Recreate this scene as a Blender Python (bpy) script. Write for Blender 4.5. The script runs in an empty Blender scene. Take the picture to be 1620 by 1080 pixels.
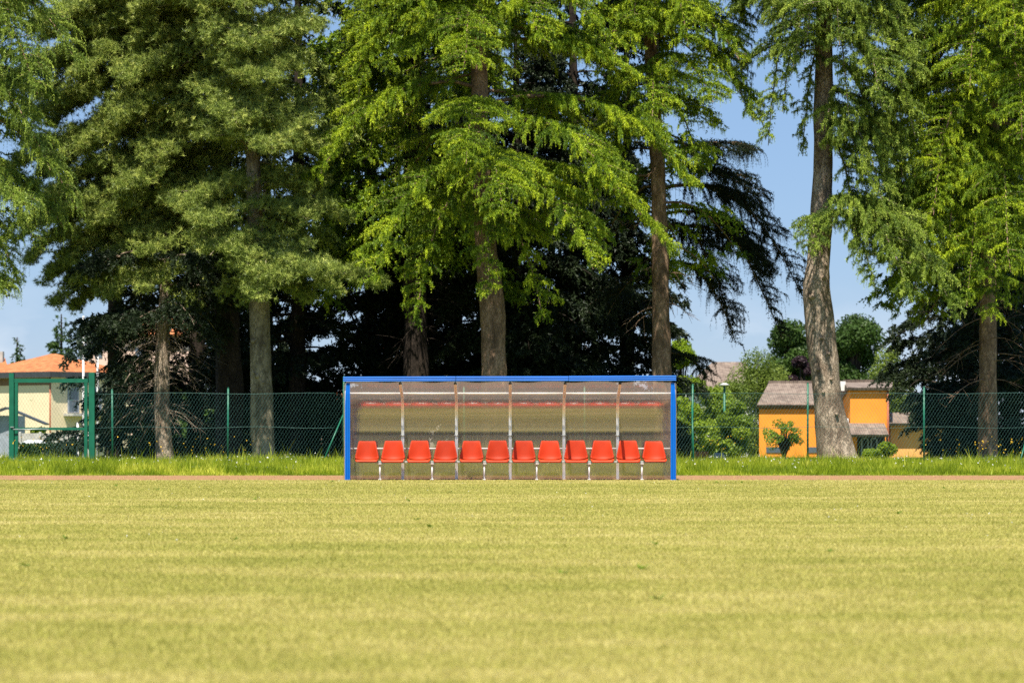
import bpy, math, random
import numpy as np
from mathutils import Vector

# ------------------------------------------------------------------ camera, sky, sun, exposure
SC = bpy.context.scene
COL = SC.collection
F = 4154.0            # focal length in pixels of the 1620 wide photograph
CH = 1.0              # camera height
HY = 677.0            # horizon row
SUN_EL, SUN_AZ = 64.0, -9.0   # elevation, azimuth from straight behind the camera (minus = left)

cam_d = bpy.data.cameras.new('camera')
cam = bpy.data.objects.new('camera', cam_d); COL.objects.link(cam)
cam.location = (0, 0, CH); cam.rotation_euler = (math.radians(90), 0, 0)
cam_d.sensor_width = 36.0; cam_d.lens = F / 1620 * 36.0
cam_d.shift_y = (HY - 540) / 1620.0
cam_d.clip_end = 4000
cam_d.dof.use_dof = True; cam_d.dof.focus_distance = 52.0; cam_d.dof.aperture_fstop = 3.0
SC.camera = cam

az = math.radians(SUN_AZ); el = math.radians(SUN_EL)
to_sun = Vector((math.sin(az) * math.cos(el), -math.cos(az) * math.cos(el), math.sin(el)))
w = bpy.data.worlds.new('World'); SC.world = w; w.use_nodes = True
nt = w.node_tree; nt.nodes.clear()
out = nt.nodes.new('ShaderNodeOutputWorld'); bg = nt.nodes.new('ShaderNodeBackground')
sky = nt.nodes.new('ShaderNodeTexSky'); sky.sky_type = 'NISHITA'; sky.sun_disc = False
sky.sun_elevation = el; sky.sun_rotation = math.atan2(to_sun.x, to_sun.y)
sky.air_density = 1.0; sky.dust_density = 0.0; sky.ozone_density = 3.0
bg.inputs['Strength'].default_value = 0.053
# a few soft white clouds low over the houses
tc = nt.nodes.new('ShaderNodeTexCoord'); mp = nt.nodes.new('ShaderNodeMapping'); mp.inputs['Scale'].default_value = (9, 9, 22)
mp.inputs['Location'].default_value = (0.35, 0, 0.2)
nz = nt.nodes.new('ShaderNodeTexNoise'); nz.inputs['Scale'].default_value = 1.0; nz.inputs['Detail'].default_value = 6
rp = nt.nodes.new('ShaderNodeValToRGB'); rp.color_ramp.elements[0].position = 0.52; rp.color_ramp.elements[1].position = 0.72
sp = nt.nodes.new('ShaderNodeSeparateXYZ'); mr = nt.nodes.new('ShaderNodeMapRange')
mr.inputs['From Min'].default_value = 0.055; mr.inputs['From Max'].default_value = 0.03
mu = nt.nodes.new('ShaderNodeMath'); mu.operation = 'MULTIPLY'
mx = nt.nodes.new('ShaderNodeMixRGB'); mx.inputs[2].default_value = (9.0, 9.6, 10.6, 1)
L = nt.links.new
L(tc.outputs['Generated'], mp.inputs[0]); L(mp.outputs[0], nz.inputs['Vector']); L(nz.outputs['Fac'], rp.inputs[0])
L(tc.outputs['Generated'], sp.inputs[0]); L(sp.outputs[2], mr.inputs['Value'])
L(rp.outputs[0], mu.inputs[0]); L(mr.outputs[0], mu.inputs[1]); L(mu.outputs[0], mx.inputs[0])
ms = nt.nodes.new('ShaderNodeMixRGB'); ms.inputs[0].default_value = 0.58; ms.inputs[2].default_value = (2.9, 4.9, 8.7, 1)
L(sky.outputs[0], ms.inputs[1]); L(ms.outputs[0], mx.inputs[1]); L(mx.outputs[0], bg.inputs[0]); L(bg.outputs[0], out.inputs[0])

sd = bpy.data.lights.new('sun', 'SUN'); sd.energy = 4.8; sd.angle = math.radians(0.5); sd.color = (1.0, 0.94, 0.82)
so = bpy.data.objects.new('sun', sd); COL.objects.link(so)
so.rotation_euler = to_sun.to_track_quat('Z', 'Y').to_euler()
SC.view_settings.view_transform = 'Standard'; SC.view_settings.look = 'None'
SC.view_settings.gamma = 1.0; SC.view_settings.exposure = 0.95
SC.render.engine = 'CYCLES'
SC.cycles.max_bounces = 8; SC.cycles.diffuse_bounces = 2; SC.cycles.transmission_bounces = 4
SC.cycles.transparent_max_bounces = 12; SC.cycles.glossy_bounces = 3
SC.cycles.use_denoising = False
SC.cycles.use_adaptive_sampling = False

# ------------------------------------------------------------------ helpers
R = np.random.default_rng(7)

def P(px, py, Y):
    return np.array([(px - 810.0) * Y / F, Y, CH + (HY - py) * Y / F])

def tag(o, label=None, cat=None, group=None, kind=None):
    if label: o['label'] = label
    if cat: o['category'] = cat
    if group: o['group'] = group
    if kind: o['kind'] = kind
    return o

def empty(name, loc, label=None, cat=None, group=None, rz=0.0):
    o = bpy.data.objects.new(name, None); COL.objects.link(o)
    o.location = loc; o.rotation_euler = (0, 0, rz); o.empty_display_size = 0.2
    return tag(o, label, cat, group)

def link(name, me, mat, parent=None):
    o = bpy.data.objects.new(name, me); COL.objects.link(o)
    if mat is not None:
        for m in (mat if isinstance(mat, (list, tuple)) else [mat]): me.materials.append(m)
    if parent is not None: o.parent = parent
    return o

def local(parent, p):
    """world point -> parent's own frame (parents here are unscaled, turned only about z)"""
    d = Vector(p) - parent.location
    a = -parent.rotation_euler.z
    return (d.x * math.cos(a) - d.y * math.sin(a), d.x * math.sin(a) + d.y * math.cos(a), d.z)

class MB:
    """collects simple solids and builds ONE mesh"""
    def __init__(s): s.v = []; s.f = []; s.sm = []
    def poly(s, vs, fs, smooth=False):
        b = len(s.v); s.v += [tuple(map(float, p)) for p in vs]
        s.f += [tuple(i + b for i in f) for f in fs]; s.sm += [smooth] * len(fs); return s
    def box(s, c, d, rz=0.0, bev=0.0):
        x, y, z = d[0] / 2, d[1] / 2, d[2] / 2
        if bev > 0:
            b = min(bev, x * .45, y * .45, z * .45)
            vs = []; 
            ring = [(-x + b, -y), (x - b, -y), (x, -y + b), (x, y - b), (x - b, y), (-x + b, y), (-x, y - b), (-x, -y + b)]
            inner = [(-x + b, -y + b), (x - b, -y + b), (x - b, -y + b), (x - b, y - b), (x - b, y - b), (-x + b, y - b), (-x + b, y - b), (-x + b, -y + b)]
            for zz, rr in ((-z, inner), (-z + b, ring), (z - b, ring), (z, inner)):
                vs += [(p[0], p[1], zz) for p in rr]
            fs = []
            for k in range(3):
                for i in range(8):
                    j = (i + 1) % 8; fs.append((k * 8 + i, k * 8 + j, k * 8 + 8 + j, k * 8 + 8 + i))
            fs.append(tuple(range(7, -1, -1))); fs.append(tuple(range(24, 32)))
        else:
            vs = [(-x, -y, -z), (x, -y, -z), (x, y, -z), (-x, y, -z), (-x, -y, z), (x, -y, z), (x, y, z), (-x, y, z)]
            fs = [(0, 3, 2, 1), (4, 5, 6, 7), (0, 1, 5, 4), (1, 2, 6, 5), (2, 3, 7, 6), (3, 0, 4, 7)]
        ca, sa = math.cos(rz), math.sin(rz)
        return s.poly([(c[0] + p[0] * ca - p[1] * sa, c[1] + p[0] * sa + p[1] * ca, c[2] + p[2]) for p in vs], fs)
    def tube(s, pts, rad, n=8, cap=True):
        pts = [Vector(p) for p in pts]
        if not hasattr(rad, '__len__'): rad = [rad] * len(pts)
        vs = []; fs = []
        ref = None
        for i, p in enumerate(pts):
            t = (pts[min(i + 1, len(pts) - 1)] - pts[max(i - 1, 0)]).normalized()
            if ref is None: ref = Vector((1, 0, 0)) if abs(t.x) < .8 else Vector((0, 0, 1))
            u = (ref - t * ref.dot(t)).normalized(); v = t.cross(u); ref = u
            for k in range(n):
                a = 2 * math.pi * k / n
                vs.append(p + (u * math.cos(a) + v * math.sin(a)) * rad[i])
        for i in range(len(pts) - 1):
            for k in range(n):
                fs.append((i * n + k, i * n + (k + 1) % n, (i + 1) * n + (k + 1) % n, (i + 1) * n + k))
        s.poly(vs, fs, True)
        if cap:
            b = len(s.v) - len(vs)
            s.f.append(tuple(b + k for k in range(n - 1, -1, -1))); s.sm.append(False)
            b2 = b + (len(pts) - 1) * n
            s.f.append(tuple(b2 + k for k in range(n))); s.sm.append(False)
        return s
    def quadslab(s, a, b, c, d, th):
        """four corners of a panel, thickened along its normal"""
        a, b, c, d = map(Vector, (a, b, c, d))
        n = (b - a).cross(d - a).normalized() * th
        vs = [a, b, c, d, a - n, b - n, c - n, d - n]
        return s.poly(vs, [(0, 1, 2, 3), (7, 6, 5, 4), (0, 4, 5, 1), (1, 5, 6, 2), (2, 6, 7, 3), (3, 7, 4, 0)])
    def build(s, name, mat, parent=None, world=True):
        v = s.v
        if parent is not None and world: v = [local(parent, p) for p in v]
        me = bpy.data.meshes.new(name); me.from_pydata(v, [], s.f)
        me.polygons.foreach_set('use_smooth', s.sm); me.update()
        return link(name, me, mat, parent)

NT = 0
def tri_mesh(name, T, tint, mat, parent=None):
    """T (n,3,3) triangles, tint (n,)"""
    n = len(T)
    global NT; NT += n
    me = bpy.data.meshes.new(name)
    V = T.reshape(-1, 3).astype(np.float32)
    if parent is not None:
        V = V - np.array(parent.location, dtype=np.float32)
    me.vertices.add(3 * n); me.vertices.foreach_set('co', V.ravel())
    me.loops.add(3 * n); me.loops.foreach_set('vertex_index', np.arange(3 * n, dtype=np.int32))
    me.polygons.add(n); me.polygons.foreach_set('loop_start', np.arange(0, 3 * n, 3, dtype=np.int32))
    at = me.attributes.new('tint', 'FLOAT', 'POINT')
    at.data.foreach_set('value', np.repeat(tint.astype(np.float32), 3))
    me.update(calc_edges=True)
    return link(name, me, mat, parent)

# ------------------------------------------------------------------ materials
def newmat(name):
    m = bpy.data.materials.new(name); m.use_nodes = True
    nt = m.node_tree; nt.nodes.clear()
    o = nt.nodes.new('ShaderNodeOutputMaterial')
    return m, nt, o

def N(nt, t, **kw):
    n = nt.nodes.new(t)
    for k, v in kw.items():
        if hasattr(n, k): setattr(n, k, v)
        else: n.inputs[k].default_value = v
    return n

def ramp(nt, stops):
    r = nt.nodes.new('ShaderNodeValToRGB'); e = r.color_ramp.elements
    while len(e) < len(stops): e.new(0.5)
    for i, (p, c) in enumerate(stops): e[i].position = p; e[i].color = (*c, 1)
    return r

def surf(name, c1, c2=None, scale=6.0, rough=0.6, bump=0.15, metal=0.0, spec=0.4, detail=6, stretch=(1, 1, 1), bscale=None, bdist=0.01):
    m, nt, o = newmat(name); L = nt.links.new
    b = N(nt, 'ShaderNodeBsdfPrincipled'); b.inputs['Roughness'].default_value = rough
    b.inputs['Metallic'].default_value = metal; b.inputs['Specular IOR Level'].default_value = spec
    tc = N(nt, 'ShaderNodeTexCoord'); mp = N(nt, 'ShaderNodeMapping'); mp.inputs['Scale'].default_value = stretch
    L(tc.outputs['Object'], mp.inputs[0])
    nz = N(nt, 'ShaderNodeTexNoise'); nz.inputs['Scale'].default_value = scale; nz.inputs['Detail'].default_value = detail
    L(mp.outputs[0], nz.inputs['Vector'])
    c2 = c2 or tuple(x * .75 for x in c1)
    r = ramp(nt, [(0.35, c2), (0.65, c1)]); L(nz.outputs['Fac'], r.inputs[0]); L(r.outputs[0], b.inputs['Base Color'])
    if bump:
        n2 = N(nt, 'ShaderNodeTexNoise'); n2.inputs['Scale'].default_value = bscale or scale * 4; n2.inputs['Detail'].default_value = 5
        L(mp.outputs[0], n2.inputs['Vector'])
        bp = N(nt, 'ShaderNodeBump'); bp.inputs['Strength'].default_value = bump; bp.inputs['Distance'].default_value = bdist
        L(n2.outputs['Fac'], bp.inputs['Height']); L(bp.outputs[0], b.inputs['Normal'])
    L(b.outputs[0], o.inputs[0])
    return m

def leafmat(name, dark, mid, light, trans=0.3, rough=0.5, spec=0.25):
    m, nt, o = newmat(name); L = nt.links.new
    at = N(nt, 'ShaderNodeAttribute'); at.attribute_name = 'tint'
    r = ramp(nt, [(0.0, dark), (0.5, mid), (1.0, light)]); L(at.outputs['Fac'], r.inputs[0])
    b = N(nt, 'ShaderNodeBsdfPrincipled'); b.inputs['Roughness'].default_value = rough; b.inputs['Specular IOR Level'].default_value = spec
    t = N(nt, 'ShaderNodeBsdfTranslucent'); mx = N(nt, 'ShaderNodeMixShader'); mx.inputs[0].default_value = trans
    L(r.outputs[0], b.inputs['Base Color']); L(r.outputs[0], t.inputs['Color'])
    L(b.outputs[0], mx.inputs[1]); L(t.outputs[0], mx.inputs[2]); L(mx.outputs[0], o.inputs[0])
    return m

def barkmat(name, c1, c2, c3, vs=14.0, bump=0.6):
    m, nt, o = newmat(name); L = nt.links.new
    b = N(nt, 'ShaderNodeBsdfPrincipled'); b.inputs['Roughness'].default_value = 0.9; b.inputs['Specular IOR Level'].default_value = 0.15
    tc = N(nt, 'ShaderNodeTexCoord'); mp = N(nt, 'ShaderNodeMapping'); mp.inputs['Scale'].default_value = (1, 1, 0.45)
    L(tc.outputs['Object'], mp.inputs[0])
    n0 = N(nt, 'ShaderNodeTexNoise'); n0.inputs['Scale'].default_value = 1.6; n0.inputs['Detail'].default_value = 6
    n1 = N(nt, 'ShaderNodeTexNoise'); n1.inputs['Scale'].default_value = 5; n1.inputs['Detail'].default_value = 6; n1.inputs['Roughness'].default_value = .6
    v = N(nt, 'ShaderNodeTexVoronoi'); v.inputs['Scale'].default_value = vs; v.feature = 'DISTANCE_TO_EDGE'
    for q in (n0, n1, v): (L(mp.outputs[0], q.inputs['Vector']) if q is not v else None)
    dm = N(nt, 'ShaderNodeMixRGB'); dm.inputs[0].default_value = .4; L(mp.outputs[0], dm.inputs[1]); L(n1.outputs['Color'], dm.inputs[2]); L(dm.outputs[0], v.inputs['Vector'])
    r = ramp(nt, [(0.40, c2), (0.5, c1), (0.62, c3)]); 
    ad = N(nt, 'ShaderNodeMixRGB'); ad.inputs[0].default_value = .6; L(n0.outputs['Fac'], ad.inputs[1]); L(n1.outputs['Fac'], ad.inputs[2])
    L(ad.outputs[0], r.inputs[0])
    r2 = ramp(nt, [(0.0, (.35, .35, .35)), (0.12, (1, 1, 1))]); L(v.outputs['Distance'], r2.inputs[0])
    mm = N(nt, 'ShaderNodeMixRGB'); mm.blend_type = 'MULTIPLY'; mm.inputs[0].default_value = .55
    L(r.outputs[0], mm.inputs[1]); L(r2.outputs[0], mm.inputs[2]); L(mm.outputs[0], b.inputs['Base Color'])
    bp = N(nt, 'ShaderNodeBump'); bp.inputs['Strength'].default_value = bump; bp.inputs['Distance'].default_value = 0.06
    mh = N(nt, 'ShaderNodeMixRGB'); mh.inputs[0].default_value = .5; L(r2.outputs[0], mh.inputs[1]); L(n1.outputs['Fac'], mh.inputs[2])
    L(mh.outputs[0], bp.inputs['Height']); L(bp.outputs[0], b.inputs['Normal']); L(b.outputs[0], o.inputs[0])
    return m

def turf_color(nt, tuft=None):
    """straw and green patches of the mown pitch, in world metres"""
    L = nt.links.new
    g = N(nt, 'ShaderNodeNewGeometry')
    mp = N(nt, 'ShaderNodeMapping'); mp.inputs['Scale'].default_value = (0.45, 1.0, 1.0); L(g.outputs['Position'], mp.inputs[0])
    a = N(nt, 'ShaderNodeTexNoise'); a.inputs['Scale'].default_value = 0.9; a.inputs['Detail'].default_value = 7; a.inputs['Roughness'].default_value = .62
    L(mp.outputs[0], a.inputs['Vector'])
    c = N(nt, 'ShaderNodeTexNoise'); c.inputs['Scale'].default_value = 0.13; c.inputs['Detail'].default_value = 3
    L(mp.outputs[0], c.inputs['Vector'])
    m1 = N(nt, 'ShaderNodeMixRGB'); m1.inputs[0].default_value = .35; L(a.outputs['Fac'], m1.inputs[1]); L(c.outputs['Fac'], m1.inputs[2])
    if tuft:
        m2 = N(nt, 'ShaderNodeMixRGB'); m2.inputs[0].default_value = .22; L(m1.outputs[0], m2.inputs[1]); L(tuft, m2.inputs[2]); m1 = m2
        st = [(0.22, (.23, .25, .04)), (0.42, (.39, .38, .08)), (0.58, (.56, .49, .16)), (0.80, (.77, .68, .36))]
    else:
        st = [(0.30, (.16, .165, .03)), (0.46, (.26, .24, .055)), (0.58, (.34, .29, .095)), (0.75, (.43, .365, .16))]
    r = ramp(nt, st); L(m1.outputs[0], r.inputs[0])
    return r

M = {}
m, nt, o = newmat('pitch_turf'); r = turf_color(nt); b = N(nt, 'ShaderNodeBsdfPrincipled'); b.inputs['Roughness'].default_value = .95; b.inputs['Specular IOR Level'].default_value = .1
g = N(nt, 'ShaderNodeNewGeometry'); nn = N(nt, 'ShaderNodeTexNoise'); nn.inputs['Scale'].default_value = 45; nn.inputs['Detail'].default_value = 6
bp = N(nt, 'ShaderNodeBump'); bp.inputs['Strength'].default_value = .8; bp.inputs['Distance'].default_value = .03
nt.links.new(g.outputs['Position'], nn.inputs['Vector']); nt.links.new(nn.outputs['Fac'], bp.inputs['Height']); nt.links.new(bp.outputs[0], b.inputs['Normal'])
nt.links.new(r.outputs[0], b.inputs['Base Color']); nt.links.new(b.outputs[0], o.inputs[0]); M['turf'] = m
m, nt, o = newmat('mown_blades'); at = N(nt, 'ShaderNodeAttribute'); at.attribute_name = 'tint'; r = turf_color(nt, at.outputs['Fac'])
b = N(nt, 'ShaderNodeBsdfPrincipled'); b.inputs['Roughness'].default_value = .6; b.inputs['Specular IOR Level'].default_value = .2
t = N(nt, 'ShaderNodeBsdfTranslucent'); mx = N(nt, 'ShaderNodeMixShader'); mx.inputs[0].default_value = .35
nt.links.new(r.outputs[0], b.inputs['Base Color']); nt.links.new(r.outputs[0], t.inputs['Color'])
nt.links.new(b.outputs[0], mx.inputs[1]); nt.links.new(t.outputs[0], mx.inputs[2]); nt.links.new(mx.outputs[0], o.inputs[0]); M['blades'] = m

M['clay'] = surf('red_clay', (.31, .15, .07), (.24, .14, .06), scale=3, rough=.95, bump=.6, bscale=30, bdist=.02)
M['verge'] = surf('verge_soil_grass', (.13, .17, .02), (.07, .09, .015), scale=2, rough=.95, bump=.8, bscale=12, bdist=.05)
M['verge_blades'] = leafmat('verge_blades', (.13, .19, .010), (.33, .41, .016), (.66, .64, .08), trans=.45)
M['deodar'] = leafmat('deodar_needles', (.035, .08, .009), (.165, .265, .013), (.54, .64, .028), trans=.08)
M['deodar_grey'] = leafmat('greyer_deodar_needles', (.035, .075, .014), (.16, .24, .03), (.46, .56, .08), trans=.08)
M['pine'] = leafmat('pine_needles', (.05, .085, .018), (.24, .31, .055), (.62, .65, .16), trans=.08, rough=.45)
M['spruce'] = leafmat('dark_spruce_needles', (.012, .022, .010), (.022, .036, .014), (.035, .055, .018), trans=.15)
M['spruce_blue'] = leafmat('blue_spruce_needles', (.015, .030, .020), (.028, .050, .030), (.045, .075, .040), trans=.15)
M['broad_dark'] = leafmat('dark_broad_leaves', (.03, .06, .012), (.05, .095, .018), (.08, .14, .022), trans=.3)
M['broad_mid'] = leafmat('hedge_leaves', (.09, .15, .014), (.17, .25, .018), (.28, .37, .03), trans=.35)
M['broad_light'] = leafmat('light_leaves', (.10, .15, .02), (.17, .23, .035), (.26, .32, .06), trans=.4)
M['maple'] = leafmat('sunny_maple_leaves', (.14, .22, .012), (.24, .34, .015), (.34, .44, .03), trans=.45)
M['purple'] = leafmat('purple_leaves', (.015, .008, .012), (.03, .014, .02), (.055, .03, .035), trans=.2)
M['bark'] = barkmat('grey_brown_bark', (.26, .165, .105), (.13, .085, .055), (.40, .27, .18))
M['bark_pale'] = barkmat('pale_scaly_bark', (.36, .275, .20), (.20, .14, .10), (.54, .43, .33), vs=17, bump=.9)
M['bark_dark'] = barkmat('dark_bark', (.045, .034, .027), (.022, .017, .013), (.075, .055, .04))  # bark colour lowered to put the shadow on the rear trunks into it
M['bark_pine'] = barkmat('grey_green_pine_bark', (.25, .21, .14), (.13, .105, .07), (.38, .32, .22), vs=9)
M['twig'] = surf('dead_twig', (.28, .20, .13), (.16, .11, .07), scale=8, rough=.9, bump=0)
M['blue'] = surf('blue_coated_metal', (.001, .145, .62), (.002, .115, .48), scale=1.3, rough=.5, bump=.03, spec=.25)
M['orange_seat'] = surf('orange_plastic', (.62, .050, .008), (.55, .042, .007), scale=5, rough=.5, bump=.02, spec=.25)
M['alu'] = surf('brushed_aluminium', (.92, .92, .94), (.82, .82, .85), scale=12, rough=.42, bump=.04, metal=.6)
M['white'] = surf('white_painted_tube', (.80, .80, .80), (.68, .68, .70), scale=8, rough=.4, bump=.02)
M['green_paint'] = surf('green_painted_steel', (.010, .135, .075), (.008, .105, .06), scale=5, rough=.4, bump=.05)
M['fence_green'] = surf('green_coated_wire', (.06, .15, .13), (.04, .11, .10), scale=5, rough=.5, bump=0)
M['galv'] = surf('galvanised_wire', (.40, .43, .43), (.3, .33, .33), scale=8, rough=.5, bump=0, metal=.4)
M['dark_metal'] = surf('dark_metal', (.05, .055, .06), scale=6, rough=.5, bump=0)
M['cream'] = surf('cream_plaster', (.84, .70, .46), (.80, .65, .42), scale=1.2, rough=.9, bump=.1)
M['whitewall'] = surf('white_plaster', (.78, .74, .70), (.70, .66, .62), scale=1.2, rough=.9, bump=.1)
M['pinkwall'] = surf('pale_pink_plaster', (.74, .52, .42), (.66, .46, .38), scale=1.2, rough=.9, bump=.1)
M['orangewall'] = surf('orange_plaster', (.90, .33, .035), (.82, .29, .03), scale=1.0, rough=.9, bump=.1)
M['peachwall'] = surf('pale_orange_plaster', (.80, .42, .13), (.73, .37, .11), scale=1.0, rough=.9, bump=.1)
M['trim_and_shade'] = surf('brown_trim_and_shade', (.26, .15, .08), scale=3, rough=.8)  # brown of gutters and porch beam, also painted as shade under eaves
M['concrete'] = surf('precast_concrete', (.50, .48, .44), (.38, .36, .33), scale=3, rough=.9, bump=.3)
M['gutter'] = surf('grey_gutter', (.055, .06, .065), scale=5, rough=.5, bump=0)
M['glass'] = surf('window_glass', (.12, .15, .19), (.08, .10, .13), scale=1, rough=.12, bump=0, spec=.8)
M['shutter'] = surf('grey_blue_shutter', (.34, .37, .42), scale=3, rough=.6, bump=.1)
M['darkvoid'] = surf('dark_doorway', (.035, .03, .03), scale=3, rough=.8, bump=0)
M['downpipe'] = surf('red_brown_downpipe', (.42, .12, .05), scale=3, rough=.5, bump=0)
M['brick'] = surf('orange_brick', (.50, .19, .08), (.38, .13, .05), scale=9, rough=.9, bump=.4)
M['petal_white'] = surf('white_petals', (.75, .75, .68), scale=9, rough=.7, bump=0)
M['petal_yellow'] = surf('yellow_petals', (.80, .50, .02), scale=9, rough=.7, bump=0)
M['redroof'] = surf('red_metal_band', (.50, .045, .03), (.42, .035, .025), scale=1, rough=.6, bump=.1)
M['tanwall'] = surf('tan_wall', (.55, .42, .32), (.47, .35, .27), scale=.6, rough=.9, bump=.1)

def tilemat(name, c1, c2, c3):
    m, nt, o = newmat(name); L = nt.links.new
    b = N(nt, 'ShaderNodeBsdfPrincipled'); b.inputs['Roughness'].default_value = .85
    tc = N(nt, 'ShaderNodeTexCoord'); nz = N(nt, 'ShaderNodeTexNoise'); nz.inputs['Scale'].default_value = 1.6; nz.inputs['Detail'].default_value = 8
    br = N(nt, 'ShaderNodeTexVoronoi'); br.inputs['Scale'].default_value = 3.5
    L(tc.outputs['Object'], nz.inputs['Vector']); L(tc.outputs['Object'], br.inputs['Vector'])
    mmx = N(nt, 'ShaderNodeMixRGB'); mmx.inputs[0].default_value = .35; L(nz.outputs['Fac'], mmx.inputs[1]); L(br.outputs['Color'], mmx.inputs[2])
    r = ramp(nt, [(.3, c2), (.5, c1), (.75, c3)]); L(mmx.outputs[0], r.inputs[0]); L(r.outputs[0], b.inputs['Base Color'])
    wv = N(nt, 'ShaderNodeTexWave'); wv.bands_direction = 'X'; wv.inputs['Scale'].default_value = 1.4; wv.inputs['Distortion'].default_value = .3
    w2 = N(nt, 'ShaderNodeTexWave'); w2.bands_direction = 'Z'; w2.wave_profile = 'SAW'; w2.inputs['Scale'].default_value = 1.6; w2.inputs['Distortion'].default_value = .2
    L(tc.outputs['Object'], wv.inputs['Vector']); L(tc.outputs['Object'], w2.inputs['Vector'])
    ad = N(nt, 'ShaderNodeMath'); ad.operation = 'ADD'; L(wv.outputs['Fac'], ad.inputs[0]); L(w2.outputs['Fac'], ad.inputs[1])
    bp = N(nt, 'ShaderNodeBump'); bp.inputs['Strength'].default_value = 1; bp.inputs['Distance'].default_value = .06
    L(ad.outputs[0], bp.inputs['Height']); L(bp.outputs[0], b.inputs['Normal']); L(b.outputs[0], o.inputs[0])
    return m
M['tile_orange'] = tilemat('orange_roof_tiles', (.46, .15, .045), (.32, .10, .03), (.58, .22, .08))
M['tile_brown'] = tilemat('grey_brown_roof_tiles', (.20, .148, .115), (.13, .092, .072), (.28, .215, .17))

# clear twin wall sheet
m, nt, o = newmat('clear_twin_wall_sheet'); L = nt.links.new
tr = N(nt, 'ShaderNodeBsdfTransparent'); tr.inputs[0].default_value = (.80, .76, .72, 1)
gl = N(nt, 'ShaderNodeBsdfGlossy'); gl.inputs['Roughness'].default_value = .04; gl.inputs['Color'].default_value = (1, .90, .85, 1)
dd = N(nt, 'ShaderNodeBsdfDiffuse'); dd.inputs[0].default_value = (.60, .59, .56, 1); dt = N(nt, 'ShaderNodeBsdfTranslucent'); dt.inputs[0].default_value = (.72, .67, .62, 1)
df = N(nt, 'ShaderNodeMixShader'); df.inputs[0].default_value = .6; L(dd.outputs[0], df.inputs[1]); L(dt.outputs[0], df.inputs[2])
tc = N(nt, 'ShaderNodeTexCoord'); mp = N(nt, 'ShaderNodeMapping'); mp.inputs['Scale'].default_value = (1, 1, .03)
nz = N(nt, 'ShaderNodeTexNoise'); nz.inputs['Scale'].default_value = 60; nz.inputs['Detail'].default_value = 2
L(tc.outputs['Object'], mp.inputs[0]); L(mp.outputs[0], nz.inputs['Vector'])
bp = N(nt, 'ShaderNodeBump'); bp.inputs['Strength'].default_value = .25; bp.inputs['Distance'].default_value = .004
L(nz.outputs['Fac'], bp.inputs['Height']); L(bp.outputs[0], gl.inputs['Normal'])
m1 = N(nt, 'ShaderNodeMixShader'); m1.inputs[0].default_value = .27; m2 = N(nt, 'ShaderNodeMixShader'); m2.inputs[0].default_value = .17
L(tr.outputs[0], m1.inputs[1]); L(gl.outputs[0], m1.inputs[2]); L(m1.outputs[0], m2.inputs[1]); L(df.outputs[0], m2.inputs[2]); L(m2.outputs[0], o.inputs[0])
M['sheet'] = m
rm = m.copy(); rm.name = 'clear_roof_sheet'
for q in rm.node_tree.nodes:
    if q.type == 'BSDF_TRANSPARENT': q.inputs[0].default_value = (.96, .93, .90, 1)
    if q.type == 'MIX_SHADER' and abs(q.inputs[0].default_value - .27) < .01: q.inputs[0].default_value = .14
    if q.type == 'MIX_SHADER' and abs(q.inputs[0].default_value - .17) < .01: q.inputs[0].default_value = .10
M['roof_sheet'] = rm

# ------------------------------------------------------------------ the ground
def sheet(name, xs, ys, zf, mat, kind='structure'):
    X, Yy = np.meshgrid(xs, ys); Z = zf(X, Yy)
    v = np.stack([X, Yy, Z], -1).reshape(-1, 3); nx, ny = len(xs), len(ys)
    f = [(j * nx + i, j * nx + i + 1, (j + 1) * nx + i + 1, (j + 1) * nx + i) for j in range(ny - 1) for i in range(nx - 1)]
    me = bpy.data.meshes.new(name); me.from_pydata(v.tolist(), [], f)
    me.polygons.foreach_set('use_smooth', [True] * len(f)); me.update()
    o = link(name, me, mat); o['kind'] = kind; return o

def gz(X, Y):
    t = np.clip((Y - 88) / 22, 0, 1); t = t * t * (3 - 2 * t)
    bank = np.clip((Y - 55.5) / 6, 0, 1) * 0.0
    return bank - 1.9 * t + (.03 * np.sin(X * .9 + Y * .37) + .02 * np.sin(X * 2.3 - Y)) * np.clip((Y - 56) / 3, 0, 1)
PITCH_END = 49.75; TRACK_END = 55.4
far = sheet('ground', np.concatenate([[-1500, -600, -250], np.linspace(-120, 120, 81), [250, 600, 1500]]),
            np.concatenate([np.linspace(TRACK_END, 120, 50), [160, 240, 500, 1200, 3000]]), gz, M['verge'])
sheet('running_track', [-300, -40, 40, 300], [PITCH_END, TRACK_END + .02], lambda X, Y: X * 0 + .004, M['clay'])
sheet('football_pitch', np.linspace(-60, 60, 25), np.concatenate([np.linspace(-40, PITCH_END, 40)]), lambda X, Y: X * 0 + .015, M['turf'])
sheet('track_edge_step', [-60, 60], [0, 1], lambda X, Y: np.where(Y > .5, .035, .0) , M['turf']).location = (0, PITCH_END, 0)
sheet('surrounding_ground', [-1500, -300, 300, 1500], [-1500, -300, -100, TRACK_END], lambda X, Y: X * 0 - .02, M['verge'])
bpy.data.objects.remove(bpy.data.objects['track_edge_step'])

def blades(name, x, y, z0, h, wd, lean, mat, tintf, label):
    n = len(x)
    a = R.uniform(0, 2 * np.pi, n); la = R.uniform(0, 2 * np.pi, n)
    ln = lean * R.random(n) * h
    base = np.stack([x, y, z0], -1)
    s = np.stack([np.cos(a), np.sin(a), np.zeros(n)], -1) * (wd / 2)[:, None]
    tip = base + np.stack([np.cos(la) * ln, np.sin(la) * ln, h], -1)
    T = np.stack([base - s, base + s, tip], 1)
    o = tri_mesh(name, T, tintf, mat); tag(o, label, 'grass', kind='stuff'); return o

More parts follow.
